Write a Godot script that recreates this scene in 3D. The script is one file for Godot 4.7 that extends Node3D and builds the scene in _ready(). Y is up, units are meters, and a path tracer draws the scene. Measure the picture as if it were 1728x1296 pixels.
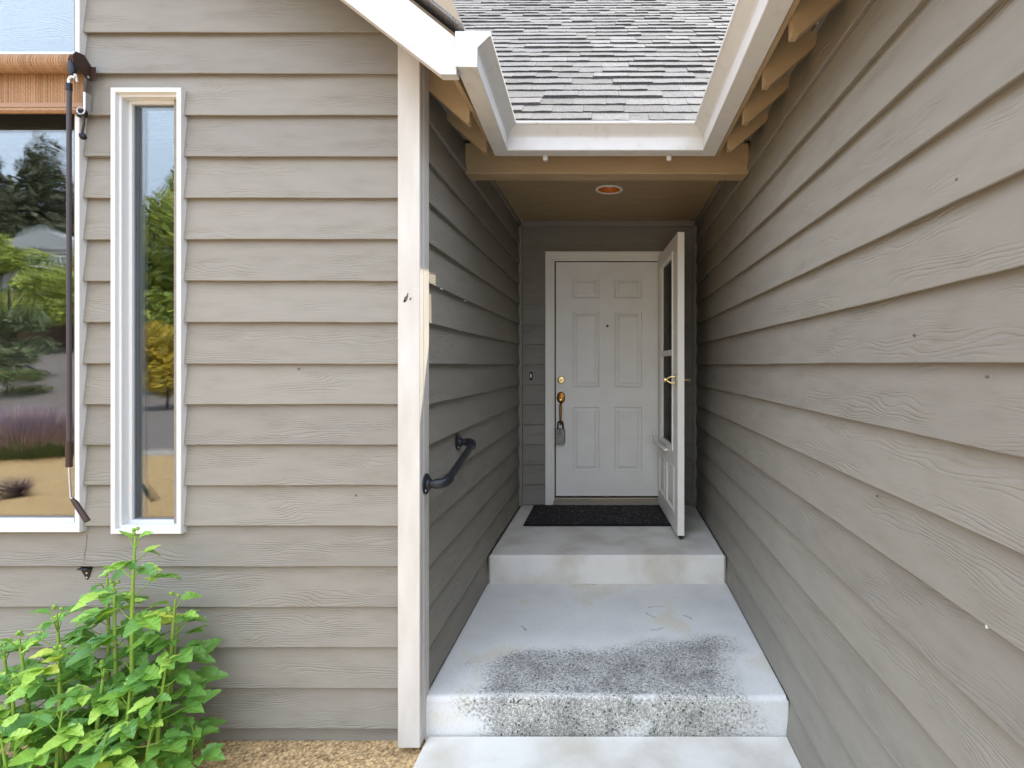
extends Node3D
# Entry court of a lap-sided house. Metres, y up. Depths "d" are metres in front of the camera plane (world z = -d).

const EYE := 1.56
const LAP := 0.171
var M := {}
var taken := {}
var rng := RandomNumberGenerator.new()

# ------------------------------------------------------------------ mesh helper
class MB:
	var v := PackedVector3Array()
	var n := PackedVector3Array()
	var t := PackedVector2Array()
	var c := PackedColorArray()
	var ix := PackedInt32Array()
	var xf := Transform3D.IDENTITY
	var uvo := Vector2.ZERO
	var col := Color.WHITE
	func uv_of(p: Vector3, nn: Vector3) -> Vector2:
		var a := nn.abs()
		if a.z >= a.x and a.z >= a.y: return Vector2(p.x, -p.y) + uvo
		if a.x >= a.y: return Vector2(p.z, -p.y) + uvo
		return Vector2(p.x, p.z) + uvo
	# a flat polygon given in any order of turning; "out" says which way it faces
	func poly(pts: Array, out: Vector3, uvs: Array = []) -> void:
		var nn := Vector3.ZERO
		for i in pts.size():
			var a: Vector3 = pts[i]
			var b: Vector3 = pts[(i + 1) % pts.size()]
			nn += Vector3((a.y - b.y) * (a.z + b.z), (a.z - b.z) * (a.x + b.x), (a.x - b.x) * (a.y + b.y))
		nn = nn.normalized()
		var p := pts.duplicate()
		var u := uvs.duplicate()
		if nn.dot(out) < 0.0:
			nn = -nn
			p.reverse()
			u.reverse()
		var s := v.size()
		var wn := (xf.basis * nn).normalized()
		for i in p.size():
			v.append(xf * (p[i] as Vector3))
			n.append(wn)
			t.append(u[i] if u.size() else uv_of(p[i], nn))
			c.append(col)
		for i in range(1, p.size() - 1):
			ix.append_array([s, s + i + 1, s + i])
	func box(ctr: Vector3, size: Vector3, b := 0.0) -> void:
		var h := size * 0.5
		b = minf(b, minf(h.x, minf(h.y, h.z)) * 0.9)
		for ax in 3:
			var a1 := (ax + 1) % 3
			var a2 := (ax + 2) % 3
			for s in [-1.0, 1.0]:
				var q := []
				for k in [[-1, -1], [1, -1], [1, 1], [-1, 1]]:
					var p := Vector3.ZERO
					p[ax] = s * h[ax]
					p[a1] = k[0] * (h[a1] - b)
					p[a2] = k[1] * (h[a2] - b)
					q.append(ctr + p)
				var o := Vector3.ZERO
				o[ax] = s
				poly(q, o)
		if b <= 0.0: return
		for ax in 3:
			var a1 := (ax + 1) % 3
			var a2 := (ax + 2) % 3
			for s1 in [-1.0, 1.0]:
				for s2 in [-1.0, 1.0]:
					var q := []
					for k in [[-1, 0], [1, 0], [1, 1], [-1, 1]]:
						var p := Vector3.ZERO
						p[ax] = k[0] * (h[ax] - b)
						p[a1] = s1 * (h[a1] - (b if k[1] else 0.0))
						p[a2] = s2 * (h[a2] - (0.0 if k[1] else b))
						q.append(ctr + p)
					var o := Vector3.ZERO
					o[a1] = s1
					o[a2] = s2
					poly(q, o)
		for sx in [-1.0, 1.0]:
			for sy in [-1.0, 1.0]:
				for sz in [-1.0, 1.0]:
					var g := Vector3(sx, sy, sz)
					var q := []
					for ax in 3:
						var p := Vector3(sx * (h.x - b), sy * (h.y - b), sz * (h.z - b))
						p[ax] = g[ax] * h[ax]
						q.append(ctr + p)
					poly(q, g)
	func b2(lo: Vector3, hi: Vector3, b := 0.0) -> void:
		box((lo + hi) * 0.5, (hi - lo).abs(), b)
	# 2D outline lifted by "put" (Callable Vector2 -> Vector3) and extruded along "along"
	func prism(outline: PackedVector2Array, put: Callable, along: Vector3) -> void:
		var tri := Geometry2D.triangulate_polygon(outline)
		var base := []
		var mid := Vector3.ZERO
		for p in outline:
			base.append(put.call(p))
			mid += base[-1]
		mid = mid / outline.size()
		for i in range(0, tri.size(), 3):
			poly([base[tri[i]], base[tri[i + 1]], base[tri[i + 2]]], -along)
			poly([base[tri[i]] + along, base[tri[i + 1]] + along, base[tri[i + 2]] + along], along)
		var area := 0.0
		for i in outline.size():
			area += outline[i].cross(outline[(i + 1) % outline.size()])
		for i in outline.size():
			var a: Vector3 = base[i]
			var b: Vector3 = base[(i + 1) % outline.size()]
			var e := outline[(i + 1) % outline.size()] - outline[i]
			var o2 := Vector2(e.y, -e.x) * signf(area)
			var o3: Vector3 = (put.call(outline[i] + o2) as Vector3) - a
			poly([a, b, b + along, a + along], o3)
	func ring(ctr: Vector3, ax: Vector3, ref: Vector3, r: float, sides: int, nr := 1.0, na := 0.0) -> int:
		var s := v.size()
		var e1 := ref.slide(ax).normalized()
		var e2 := ax.cross(e1)
		for k in sides + 1:
			var an := TAU * k / sides
			var d := e1 * cos(an) + e2 * sin(an)
			v.append(xf * (ctr + d * r))
			n.append((xf.basis * (d * nr + ax * na)).normalized())
			t.append(Vector2(r * an, ctr.length()))
			c.append(col)
		return s
	func bridge(a: int, b: int, sides: int) -> void:
		for k in sides:
			ix.append_array([a + k, b + k + 1, a + k + 1, a + k, b + k, b + k + 1])
	func tube(path: Array, radii: Array, sides := 12, caps := true) -> void:
		var ref := Vector3(0.31, 0.9, 0.29)
		var last := -1
		for i in path.size():
			var a: Vector3 = path[maxi(i - 1, 0)]
			var b: Vector3 = path[mini(i + 1, path.size() - 1)]
			var ax := (b - a).normalized()
			if absf(ax.dot(ref.normalized())) > 0.96: ref = Vector3(0.9, 0.1, -0.4)
			var s := ring(path[i], ax, ref, radii[mini(i, radii.size() - 1)], sides)
			ref = ref.slide(ax).normalized()
			if last >= 0: bridge(last, s, sides)
			last = s
		if caps:
			for e in [[0, 1], [path.size() - 1, path.size() - 2]]:
				var o: Vector3 = (path[e[0]] - path[e[1]]).normalized()
				disc(path[e[0]], o, radii[mini(e[0], radii.size() - 1)], sides)
	func disc(ctr: Vector3, o: Vector3, r: float, sides := 12) -> void:
		var e1 := (Vector3(0.3, 0.8, 0.5) if absf(o.dot(Vector3(0.3, 0.8, 0.5).normalized())) < 0.9 else Vector3(1, 0, 0)).slide(o).normalized()
		var e2 := o.cross(e1)
		var q := []
		for k in sides: q.append(ctr + (e1 * cos(TAU * k / sides) + e2 * sin(TAU * k / sides)) * r)
		poly(q, o)
	# profile: Array of Vector2(radius, height along axis)
	func lathe(at: Vector3, ax: Vector3, profile: Array, sides := 20) -> void:
		var last := -1
		var ref := Vector3(0.2, 0.3, 0.93) if absf(ax.z) < 0.8 else Vector3(0.9, 0.3, 0.1)
		for i in profile.size() - 1:
			var p: Vector2 = profile[i]
			var q: Vector2 = profile[i + 1]
			var a := ring(at + ax * p.y, ax, ref, p.x, sides, q.y - p.y, p.x - q.x)
			var b := ring(at + ax * q.y, ax, ref, q.x, sides, q.y - p.y, p.x - q.x)
			bridge(a, b, sides)
	# moulding "prof" (x inset, y depth) swept round a rectangle lying in the plane of e1, e2; depth goes along -out
	func frame(o: Vector3, e1: Vector3, e2: Vector3, out: Vector3, w: float, h: float, prof: Array) -> void:
		var cs := [Vector2(0, 0), Vector2(w, 0), Vector2(w, h), Vector2(0, h)]
		var ins := [Vector2(1, 1), Vector2(-1, 1), Vector2(-1, -1), Vector2(1, -1)]
		for k in 4:
			var k2 := (k + 1) % 4
			var mid := (Vector2(cs[k]) + Vector2(cs[k2])) * 0.5
			var inw := (Vector2(w, h) * 0.5 - mid).normalized()
			for i in prof.size() - 1:
				var q := []
				for j in [[k, i], [k2, i], [k2, i + 1], [k, i + 1]]:
					var pr: Vector2 = prof[j[1]]
					var p2: Vector2 = cs[j[0]] + ins[j[0]] * pr.x
					q.append(o + e1 * p2.x + e2 * p2.y - out * pr.y)
				var dp: Vector2 = prof[i + 1] - prof[i]
				# the face looks along the profile's left-hand side: towards out, and inwards where the profile steps back
				var fo := out * dp.x + (e1 * inw.x + e2 * inw.y) * dp.y
				poly(q, fo)
	# a flat sheet in e1, e2 with rectangular holes
	func sheet(o: Vector3, e1: Vector3, e2: Vector3, out: Vector3, w: float, h: float, holes: Array) -> void:
		var xs := [0.0, w]
		var ys := [0.0, h]
		for r in holes:
			xs.append_array([r.position.x, r.end.x])
			ys.append_array([r.position.y, r.end.y])
		xs.sort()
		ys.sort()
		for i in xs.size() - 1:
			for j in ys.size() - 1:
				if xs[i + 1] - xs[i] < 1e-5 or ys[j + 1] - ys[j] < 1e-5: continue
				var m := Vector2((xs[i] + xs[i + 1]) * 0.5, (ys[j] + ys[j + 1]) * 0.5)
				if m.x < 0 or m.x > w or m.y < 0 or m.y > h: continue
				var cut := false
				for r in holes:
					if (r as Rect2).has_point(m): cut = true
				if cut: continue
				poly([o + e1 * xs[i] + e2 * ys[j], o + e1 * xs[i + 1] + e2 * ys[j], o + e1 * xs[i + 1] + e2 * ys[j + 1], o + e1 * xs[i] + e2 * ys[j + 1]], out)

# ------------------------------------------------------------------ nodes
func at(x: float, y: float, d: float) -> Vector3:      # y counted from eye level
	return Vector3(x, EYE + y, -d)

func numbered(called: String) -> String:
	if not taken.has(called):
		taken[called] = 0
		return called
	taken[called] += 1
	return "%s_%03d" % [called, taken[called]]

func place_of(o: Node) -> Vector3:
	var p := Vector3.ZERO
	while o != self and o is Node3D:
		p += (o as Node3D).position
		o = o.get_parent()
	return p

func thing(called: String, label: String, category: String, base: Vector3, group := "") -> Node3D:
	var o := Node3D.new()
	o.name = numbered(called)
	add_child(o)
	o.position = base
	o.set_meta("label", label)
	o.set_meta("category", category)
	if group != "": o.set_meta("group", group)
	return o

func mesh_of(mb: MB, base := Vector3.ZERO) -> ArrayMesh:
	var arr := []
	arr.resize(Mesh.ARRAY_MAX)
	var vv := mb.v.duplicate()
	if base != Vector3.ZERO:
		for i in vv.size(): vv[i] -= base
	arr[Mesh.ARRAY_VERTEX] = vv
	arr[Mesh.ARRAY_NORMAL] = mb.n
	arr[Mesh.ARRAY_TEX_UV] = mb.t
	arr[Mesh.ARRAY_COLOR] = mb.c
	arr[Mesh.ARRAY_INDEX] = mb.ix
	var me := ArrayMesh.new()
	me.add_surface_from_arrays(Mesh.PRIMITIVE_TRIANGLES, arr)
	return me

func put(called: String, mb: MB, mat: Material, parent: Node = self) -> MeshInstance3D:
	var lo := mb.v[0]
	var hi := mb.v[0]
	for p in mb.v:
		lo = lo.min(p)
		hi = hi.max(p)
	var base := Vector3((lo.x + hi.x) * 0.5, lo.y, (lo.z + hi.z) * 0.5)
	var o := MeshInstance3D.new()
	o.mesh = mesh_of(mb, base)
	o.material_override = mat
	o.name = numbered(called) if parent == self else called
	parent.add_child(o, true)
	o.position = base - place_of(parent)
	return o

func solo(called: String, label: String, category: String, mb: MB, mat: Material, group := "") -> MeshInstance3D:
	var o := put(called, mb, mat)
	o.set_meta("label", label)
	o.set_meta("category", category)
	if group != "": o.set_meta("group", group)
	return o

func structure(called: String, mb: MB, mat: Material, label := "") -> MeshInstance3D:
	var o := put(called, mb, mat)
	o.set_meta("kind", "structure")
	if label != "":
		o.set_meta("label", label)
	return o

# ------------------------------------------------------------------ materials
func col8(r: float, g: float, b: float) -> Color:
	return Color(r / 255.0, g / 255.0, b / 255.0)

func paint(c: Color, rough := 0.6) -> StandardMaterial3D:
	var m := StandardMaterial3D.new()
	m.albedo_color = c
	m.roughness = rough
	m.metallic_specular = 0.4
	return m

func metal(c: Color, rough := 0.3) -> StandardMaterial3D:
	var m := paint(c, rough)
	m.metallic = 1.0
	m.metallic_specular = 0.5
	return m

func tex(img: Image) -> ImageTexture:
	return ImageTexture.create_from_image(img)

func noise(seed_: int, freq: float, octaves := 3, kind := FastNoiseLite.TYPE_SIMPLEX_SMOOTH) -> FastNoiseLite:
	var f := FastNoiseLite.new()
	f.seed = seed_
	f.noise_type = kind
	f.frequency = freq
	f.fractal_octaves = octaves
	if octaves <= 1: f.fractal_type = FastNoiseLite.FRACTAL_NONE
	return f

# wood grain pressed into the fibre-cement boards: 2.4 m by 0.6 m, closed along the length
func grain_image() -> Image:
	var w := 1536
	var h := 448
	var img := Image.create(w, h, false, Image.FORMAT_RF)
	var n1 := noise(11, 1.0, 2)
	var n2 := noise(12, 1.0, 1)
	var n3 := noise(13, 1.0, 1)
	var r := 2.4 / TAU
	for i in w:
		var an := TAU * i / w
		var cx := cos(an) * r
		var sx := sin(an) * r
		for j in h:
			var y := 0.6 * j / h
			var a := n1.get_noise_3d(cx * 2.6, sx * 2.6, y * 9.0)
			var ph := y / 0.0098 + a * 3.4
			var rid := 1.0 - absf(fposmod(ph, 1.0) * 2.0 - 1.0)
			rid = smoothstep(0.45, 0.95, rid)
			var m := smoothstep(-0.25, 0.45, n2.get_noise_3d(cx * 2.2 + 5.0, sx * 2.2, y * 10.0))
			var fine := n3.get_noise_3d(cx * 14.0, sx * 14.0, y * 330.0)
			img.set_pixel(i, j, Color(0.5 - 0.42 * rid * m + 0.20 * fine * (0.35 + 0.65 * m), 0, 0))
	return img

func speckle(size: int, seed_: int, base: Color, spread: float, others: Array) -> Image:
	var r := RandomNumberGenerator.new()
	r.seed = seed_
	var img := Image.create(size, size, false, Image.FORMAT_RGB8)
	for i in size:
		for j in size:
			var c := base
			var q := r.randf()
			for o in others:
				if q < o[0]:
					c = o[1]
					break
				q -= o[0]
			var k := 1.0 + (r.randf() - 0.5) * 2.0 * spread
			img.set_pixel(i, j, Color(c.r * k, c.g * k, c.b * k))
	return img

func ramp_noise(seed_: int, freq: float, stops: Array, size := 512, octaves := 4) -> NoiseTexture2D:
	var t := NoiseTexture2D.new()
	t.width = size
	t.height = size
	t.seamless = true
	t.noise = noise(seed_, freq, octaves)
	var g := Gradient.new()
	var offs := PackedFloat32Array()
	var cols := PackedColorArray()
	for s in stops:
		offs.append(s[0])
		cols.append(s[1])
	g.offsets = offs
	g.colors = cols
	t.color_ramp = g
	return t

func textured(m: StandardMaterial3D, albedo: Texture2D, metres: Vector2, height: Texture2D = null, relief_cm := 0.1) -> StandardMaterial3D:
	if albedo: m.albedo_texture = albedo
	m.uv1_scale = Vector3(1.0 / metres.x, 1.0 / metres.y, 1)
	if height:
		m.heightmap_enabled = true
		m.heightmap_texture = height
		m.heightmap_scale = relief_cm
	return m

func make_materials() -> void:
	var grain := tex(grain_image())
	var tone := ramp_noise(21, 0.012, [[0.0, col8(236, 234, 230)], [0.5, col8(246, 245, 242)], [1.0, col8(255, 255, 255)]])
	var dirt := ramp_noise(22, 0.02, [[0.0, col8(236, 233, 230)], [0.3, col8(246, 245, 243)], [0.6, col8(251, 250, 249)], [1.0, col8(255, 255, 255)]], 512, 6)
	# lap siding in one greige paint; three near-equal lots of boards
	var sid := [col8(133, 128, 117), col8(136, 131, 120), col8(130, 125, 115)]
	M.siding = []
	for k in 3:
		var m := textured(paint(sid[k], 0.62), dirt, Vector2(2.4, 0.6), grain, 0.32)
		M.siding.append(m)
	M.eave = textured(paint(col8(160, 137, 105), 0.6), tone, Vector2(2.4, 0.6), grain, 0.05)
	M.post = textured(paint(col8(199, 194, 186), 0.55), tone, Vector2(0.6, 2.4), grain, 0.03)
	M.rake = textured(paint(col8(198, 196, 192), 0.55), tone, Vector2(2.4, 0.6), grain, 0.05)
	M.vinyl = paint(col8(206, 205, 201), 0.35)
	M.gutter = textured(paint(col8(202, 200, 196), 0.4), ramp_noise(31, 0.02, [[0.0, col8(238, 236, 231)], [0.35, col8(251, 251, 250)], [1.0, col8(255, 255, 255)]]), Vector2(0.9, 0.9))
	M.door = textured(paint(col8(232, 229, 222), 0.4), ramp_noise(33, 0.01, [[0.0, col8(246, 245, 242)], [1.0, col8(255, 255, 255)]]), Vector2(1.5, 1.5))
	M.casing = paint(col8(228, 223, 212), 0.45)
	M.storm = paint(col8(228, 224, 214), 0.35)
	M.seal = paint(col8(38, 34, 30), 0.8)
	M.sill = metal(col8(170, 160, 145), 0.45)
	M.brass = metal(col8(222, 200, 142), 0.25)
	M.old_brass = metal(col8(150, 100, 48), 0.3)
	M.chrome = metal(col8(200, 200, 202), 0.2)
	M.black = paint(col8(22, 22, 24), 0.42)
	M.black_pipe = paint(col8(30, 31, 34), 0.38)
	M.bronze = paint(col8(58, 40, 32), 0.45)
	M.rod = paint(col8(66, 58, 58), 0.4)
	M.lockbox = textured(paint(col8(140, 138, 130), 0.45), tone, Vector2(0.3, 0.3))
	M.lockbox.metallic = 0.3
	M.button = paint(col8(240, 238, 232), 0.3)
	M.lens = paint(col8(196, 110, 34), 0.35)
	M.glass = paint(Color(0.93, 0.96, 0.96, 0.0), 0.0)      # coated glazing: brighter mirror than bare glass
	M.glass.refraction_enabled = true
	M.glass.refraction_scale = 0.066
	M.glass.heightmap_enabled = true                         # panes are never quite flat
	M.glass.heightmap_texture = tex(noise(44, 0.012, 2).get_seamless_image(256, 256))
	M.glass.heightmap_scale = 0.02
	M.glass.uv1_scale = Vector3(0.9, 0.6, 1)
	M.storm_glass = paint(Color(0.95, 0.97, 0.97, 0.04), 0.0)
	M.storm_glass.transparency = BaseMaterial3D.TRANSPARENCY_ALPHA
	M.screen = paint(Color(0.19, 0.17, 0.15, 0.5), 0.9)
	M.screen.transparency = BaseMaterial3D.TRANSPARENCY_ALPHA
	M.sash = paint(col8(120, 122, 124), 0.4)
	M.room = paint(col8(120, 108, 92), 0.8)
	M.room_floor = paint(col8(104, 82, 60), 0.6)
	# roller fabric
	var wv := Image.create(64, 64, false, Image.FORMAT_RGB8)
	var r := RandomNumberGenerator.new()
	r.seed = 5
	var streak := []
	for i in 64: streak.append(0.82 + 0.3 * r.randf())
	for i in 64:
		for j in 64:
			var hi := 0.8 + 0.2 * absf(sin(PI * i / 4.0)) * (1.0 if (j / 4 + i / 4) % 2 else 0.82)
			var k: float = hi * streak[i] * (0.9 + 0.2 * r.randf())
			wv.set_pixel(i, j, Color(0.62 * k, 0.48 * k, 0.35 * k))
	M.fabric = textured(paint(Color.WHITE, 0.9), tex(wv), Vector2(0.16, 0.16))
	M.hem = paint(col8(150, 118, 92), 0.6)
	# concrete
	var cn := tex(noise(41, 0.02, 5).get_seamless_image(512, 512))
	M.concrete = textured(paint(col8(218, 213, 203), 0.85), ramp_noise(42, 0.008, [[0.0, col8(222, 217, 207)], [0.4, col8(240, 239, 236)], [0.62, col8(250, 250, 250)], [1.0, col8(255, 255, 255)]], 512, 5), Vector2(1.6, 1.6), cn, 0.25)
	# shingles
	M.shingle = []
	var gr := [col8(92, 90, 88), col8(84, 82, 80), col8(98, 96, 94), col8(88, 87, 86)]
	for k in 4:
		M.shingle.append(textured(paint(Color.WHITE, 0.95), tex(speckle(160, 50 + k, gr[k], 0.2, [[0.16, gr[k] * 0.55], [0.22, gr[k] * 1.35]])), Vector2(0.8, 0.8)))
	M.roof_far = textured(paint(Color.WHITE, 0.95), tex(speckle(128, 57, col8(120, 118, 116), 0.2, [[0.2, col8(80, 78, 76)]])), Vector2(0.4, 0.4))
	M.deck = textured(paint(col8(124, 104, 80), 0.8), tone, Vector2(2.4, 0.6), grain, 0.05)
	# mat
	var mt := tex(speckle(256, 61, col8(42, 39, 39), 0.5, [[0.08, col8(132, 128, 122)], [0.3, col8(18, 17, 18)]]))
	M.mat = textured(paint(Color.WHITE, 0.95), mt, Vector2(1.25, 1.25), tex(noise(62, 0.25, 2).get_seamless_image(256, 256)), 0.5)
	M.mat_edge = paint(col8(20, 20, 21), 0.8)
	# ground
	M.bark = textured(paint(Color.WHITE, 0.95), tex(speckle(256, 71, col8(176, 146, 104), 0.2, [[0.14, col8(122, 94, 62)], [0.12, col8(198, 170, 128)]])), Vector2(1.7, 1.7), tex(noise(72, 0.06, 3).get_seamless_image(256, 256)), 1.5)
	M.asphalt = textured(paint(Color.WHITE, 0.9), tex(speckle(256, 73, col8(106, 97, 94), 0.25, [[0.1, col8(140, 132, 126)]])), Vector2(1.0, 1.0))
	M.hill = textured(paint(Color.WHITE, 0.95), tex(speckle(128, 74, col8(98, 100, 52), 0.3, [[0.2, col8(140, 120, 70)]])), Vector2(3, 3))
	M.gravel = textured(paint(Color.WHITE, 0.95), tex(speckle(128, 75, col8(150, 142, 136), 0.35, [[0.2, col8(90, 84, 80)], [0.2, col8(200, 194, 188)]])), Vector2(1.6, 1.6))
	M.timber = paint(col8(96, 78, 62), 0.85)
	M.house = paint(col8(196, 200, 204), 0.7)
	M.house_roof = paint(col8(170, 172, 176), 0.8)
	M.white = paint(col8(236, 236, 236), 0.5)
	M.bark_trunk = paint(col8(84, 66, 52), 0.9)
	M.leaves = StandardMaterial3D.new()
	M.leaves.vertex_color_use_as_albedo = true
	M.leaves.roughness = 0.6
	M.leaves.backlight_enabled = true
	M.leaves.backlight = Color(0.5, 0.5, 0.35)
	M.leaf = []
	for cc in [col8(118, 158, 66), col8(138, 176, 76), col8(98, 140, 64), col8(160, 188, 84), col8(110, 152, 82), col8(176, 184, 78), col8(86, 126, 66)]:
		var m := paint(cc, 0.42)
		m.backlight_enabled = true
		m.backlight = Color(0.5, 0.62, 0.2)
		M.leaf.append(m)
	M.stem = paint(col8(126, 156, 62), 0.5)
	M.chip = paint(col8(92, 88, 84), 0.9)
	M.screw = metal(col8(210, 210, 208), 0.3)

# worn lower step: 1.53 m by 1.38 m, front face in the first 0.2 m, then the tread
func step_images() -> Array:
	var w := 768
	var h := 704
	var al := Image.create(w, h, false, Image.FORMAT_RGB8)
	var hm := Image.create(w, h, false, Image.FORMAT_RF)
	var edge := noise(81, 3.0, 4)
	var cell := noise(82, 150.0, 1, FastNoiseLite.TYPE_CELLULAR)
	cell.cellular_jitter = 1.0
	cell.cellular_return_type = FastNoiseLite.RETURN_CELL_VALUE
	var gap := noise(82, 150.0, 1, FastNoiseLite.TYPE_CELLULAR)
	gap.cellular_jitter = 1.0
	gap.cellular_return_type = FastNoiseLite.RETURN_DISTANCE2_SUB
	var blot := noise(83, 2.2, 5)
	var fine := noise(84, 60.0, 3)
	for i in w:
		var x := 1.53 * i / w - 0.765                 # across, from the middle
		for j in h:
			var y := 1.38 * j / h - 0.2               # depth behind the front edge, negative on the face
			var e := edge.get_noise_2d(x, y)
			var b := blot.get_noise_2d(x, y)
			var f := fine.get_noise_2d(x, y)
			# outline of the worn patch: ragged, wider to the right at the back
			var back := 0.40 + 0.06 * smoothstep(-0.1, 0.4, x) - 0.10 * smoothstep(-0.2, -0.6, x) + 0.09 * e
			var m := smoothstep(-0.05, 0.14, back - y) * smoothstep(-0.04, 0.24, 0.64 - absf(x + 0.01) + 0.14 * e)
			if y < 0.0: m *= smoothstep(-0.55, 0.05, e + 0.25)
			m = clampf(m + (f * 1.3) * m * (1.0 - m) * 3.0, 0, 1)
			# the arris keeps a strip of the old skin
			var skin := smoothstep(0.020, 0.004, absf(y + 0.004)) * smoothstep(-0.3, 0.2, f + b)
			m *= 1.0 - 0.6 * skin
			var cv := cell.get_noise_2d(x, y) * 0.5 + 0.5
			var gp := smoothstep(0.02, 0.35, gap.get_noise_2d(x, y) + 1.0)
			var stone := lerpf(0.70, 1.0, cv) * lerpf(0.60, 1.0, gp)
			if cv < 0.025: stone = 0.34
			var dirt := smoothstep(-0.15, 0.5, edge.get_noise_2d(x * 1.7 + 9.0, y * 1.7))
			var rim := smoothstep(0.16, 0.02, back - y) * smoothstep(-0.02, 0.03, back - y)
			stone *= 1.0 - 0.14 * dirt - 0.20 * rim * (0.6 + 0.4 * f)
			var sc := Color(stone * 0.90, stone * 0.885, stone * (0.845 if y > 0.0 else 0.83))
			var k := 0.835 + 0.05 * b + 0.03 * f
			var stain := smoothstep(0.12, 0.6, b) * 0.10
			var cc := Color(k - stain * 0.4, k * 0.988 - stain * 0.55, k * 0.962 - stain)
			# rubbed dark scuffs right of the middle
			al.set_pixel(i, j, cc.lerp(sc, m))
			hm.set_pixel(i, j, Color(0.5 + 0.05 * f + m * (0.35 * gp * (0.4 + 0.6 * cv) - 0.25), 0, 0))
	var rr := RandomNumberGenerator.new()
	rr.seed = 9
	for s in [[0.28, 0.75, 0.10, 1.2, 2.2], [0.36, 0.66, 0.09, 0.2, 1.0], [0.33, 0.78, 0.13, 3.4, 4.1], [0.22, 0.62, 0.08, 4.6, 5.6], [-0.55, 0.52, 0.12, 0.2, 0.8], [-0.15, 0.98, 0.2, 1.2, 1.7], [0.3, 1.02, 0.18, 1.3, 2.0]]:
		for q in 260:
			var an := lerpf(s[3], s[4], rr.randf())
			var rad: float = s[2] + rr.randfn(0, 0.0035)
			var px := int((s[0] + cos(an) * rad + 0.765) / 1.53 * w)
			var py := int((s[1] + sin(an) * rad * 0.8 + 0.2) / 1.38 * h)
			if px > 0 and py > 0 and px < w - 1 and py < h - 1:
				al.set_pixel(px, py, al.get_pixel(px, py) * Color(0.86, 0.855, 0.85))
	return [al, hm]

# ------------------------------------------------------------------ lap siding
# One board: pieces are [x0, x1, y0, y1] along/above the board's own lower edge. B: x along the wall, y up, z out of it.
func siding_board(wall: Node3D, B: Transform3D, pieces: Array, k: int) -> void:
	var mb := MB.new()
	mb.xf = B
	var off := Vector2(rng.randf() * 2.4, 0.02 + rng.randf() * 0.36)
	var ph := rng.randf() * 20.0
	for pc in pieces:
		var n := maxi(1, int((pc[1] - pc[0]) / 0.09))
		var rows := []
		var y0: float = pc[2]
		var y1: float = pc[3]
		for i in n + 1:
			var x := lerpf(pc[0], pc[1], float(i) / n)
			var wob := 0.0008 * sin(x * 3.1 + ph) + 0.0005 * sin(x * 11.0 + ph * 1.7) + 0.0003 * sin(x * 37.0 + ph * 2.3)
			var wz := 0.0008 * sin(x * 2.3 + ph * 1.3) + 0.0003 * sin(x * 9.0 + ph)
			var face := func(y: float) -> float: return lerpf(0.0250, 0.0020, clampf(y / 0.19, 0, 1)) + wz * clampf(1.0 - y / 0.15, 0, 1)
			var r := []
			r.append(Vector3(x, y1, face.call(y1)))
			if y1 - y0 > 0.08: r.append(Vector3(x, lerpf(y0, y1, 0.5) + wob * 0.3, face.call(lerpf(y0, y1, 0.5))))
			if y0 <= 0.0001:
				r.append(Vector3(x, 0.002 + wob, face.call(0.0)))
				r.append(Vector3(x, wob, face.call(0.0) - 0.0022))
				r.append(Vector3(x, wob + 0.007, -0.004))
			else:
				r.append(Vector3(x, y0, face.call(y0)))
				r.append(Vector3(x, y0, -0.004))
			rows.append(r)
		for i in n:
			for j in rows[i].size() - 1:
				var q := [rows[i][j], rows[i + 1][j], rows[i + 1][j + 1], rows[i][j + 1]]
				var us := []
				for p in q: us.append(Vector2(p.x + off.x, off.y + 0.19 - p.y))
				var last: bool = j == rows[i].size() - 2
				mb.poly(q, Vector3(0, -1, 0.2) if last else Vector3(0, 0.02, 1), us)
		for e in [0, n]:
			var q := []
			for p in rows[e]: q.append(p)
			q.append(Vector3(rows[e][0].x, y1, -0.004))
			mb.poly(q, Vector3(-1 if e == 0 else 1, 0, 0))
	put("siding_board", mb, M.siding[k], wall)

# fills a wall face with boards. holes are Rect2 in (x along, absolute y)
func side_wall(wall: Node3D, B: Transform3D, x0: float, x1: float, ylo: float, yhi: float, holes: Array, below := LAP) -> void:
	for k in range(-9, 14):
		var yb := EYE + 0.005 + (LAP if k > 0 else below) * k
		var a := maxf(0.0, ylo - yb)
		var b := minf(0.19, yhi - yb)
		if b - a < 0.01: continue
		var pieces := [[x0, x1, a, b]]
		for h in holes:
			var nxt := []
			for p in pieces:
				var hx0: float = h.position.x
				var hx1: float = h.end.x
				var hy0: float = h.position.y - yb
				var hy1: float = h.end.y - yb
				if hx1 <= p[0] or hx0 >= p[1] or hy1 <= p[2] + 0.002 or hy0 >= p[3] - 0.002:
					nxt.append(p)
					continue
				if hx0 > p[0]: nxt.append([p[0], hx0, p[2], p[3]])
				if hx1 < p[1]: nxt.append([hx1, p[1], p[2], p[3]])
				var m0 := maxf(p[0], hx0)
				var m1 := minf(p[1], hx1)
				if hy0 > p[2]: nxt.append([m0, m1, p[2], hy0])
				if hy1 < p[3]: nxt.append([m0, m1, hy1, p[3]])
			pieces = nxt
		# pieces that touch belong to one board
		pieces.sort_custom(func(p, q): return p[0] < q[0])
		var run := []
		var far := -1e9
		var BB := B.translated_local(Vector3(0, yb, 0))
		var lot := rng.randi() % 3
		for p in pieces:
			if run.size() and p[0] > far + 0.001:
				siding_board(wall, BB, run, lot)
				run = []
				far = -1e9
			run.append(p)
			far = maxf(far, p[1])
		if run.size(): siding_board(wall, BB, run, lot)

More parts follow.
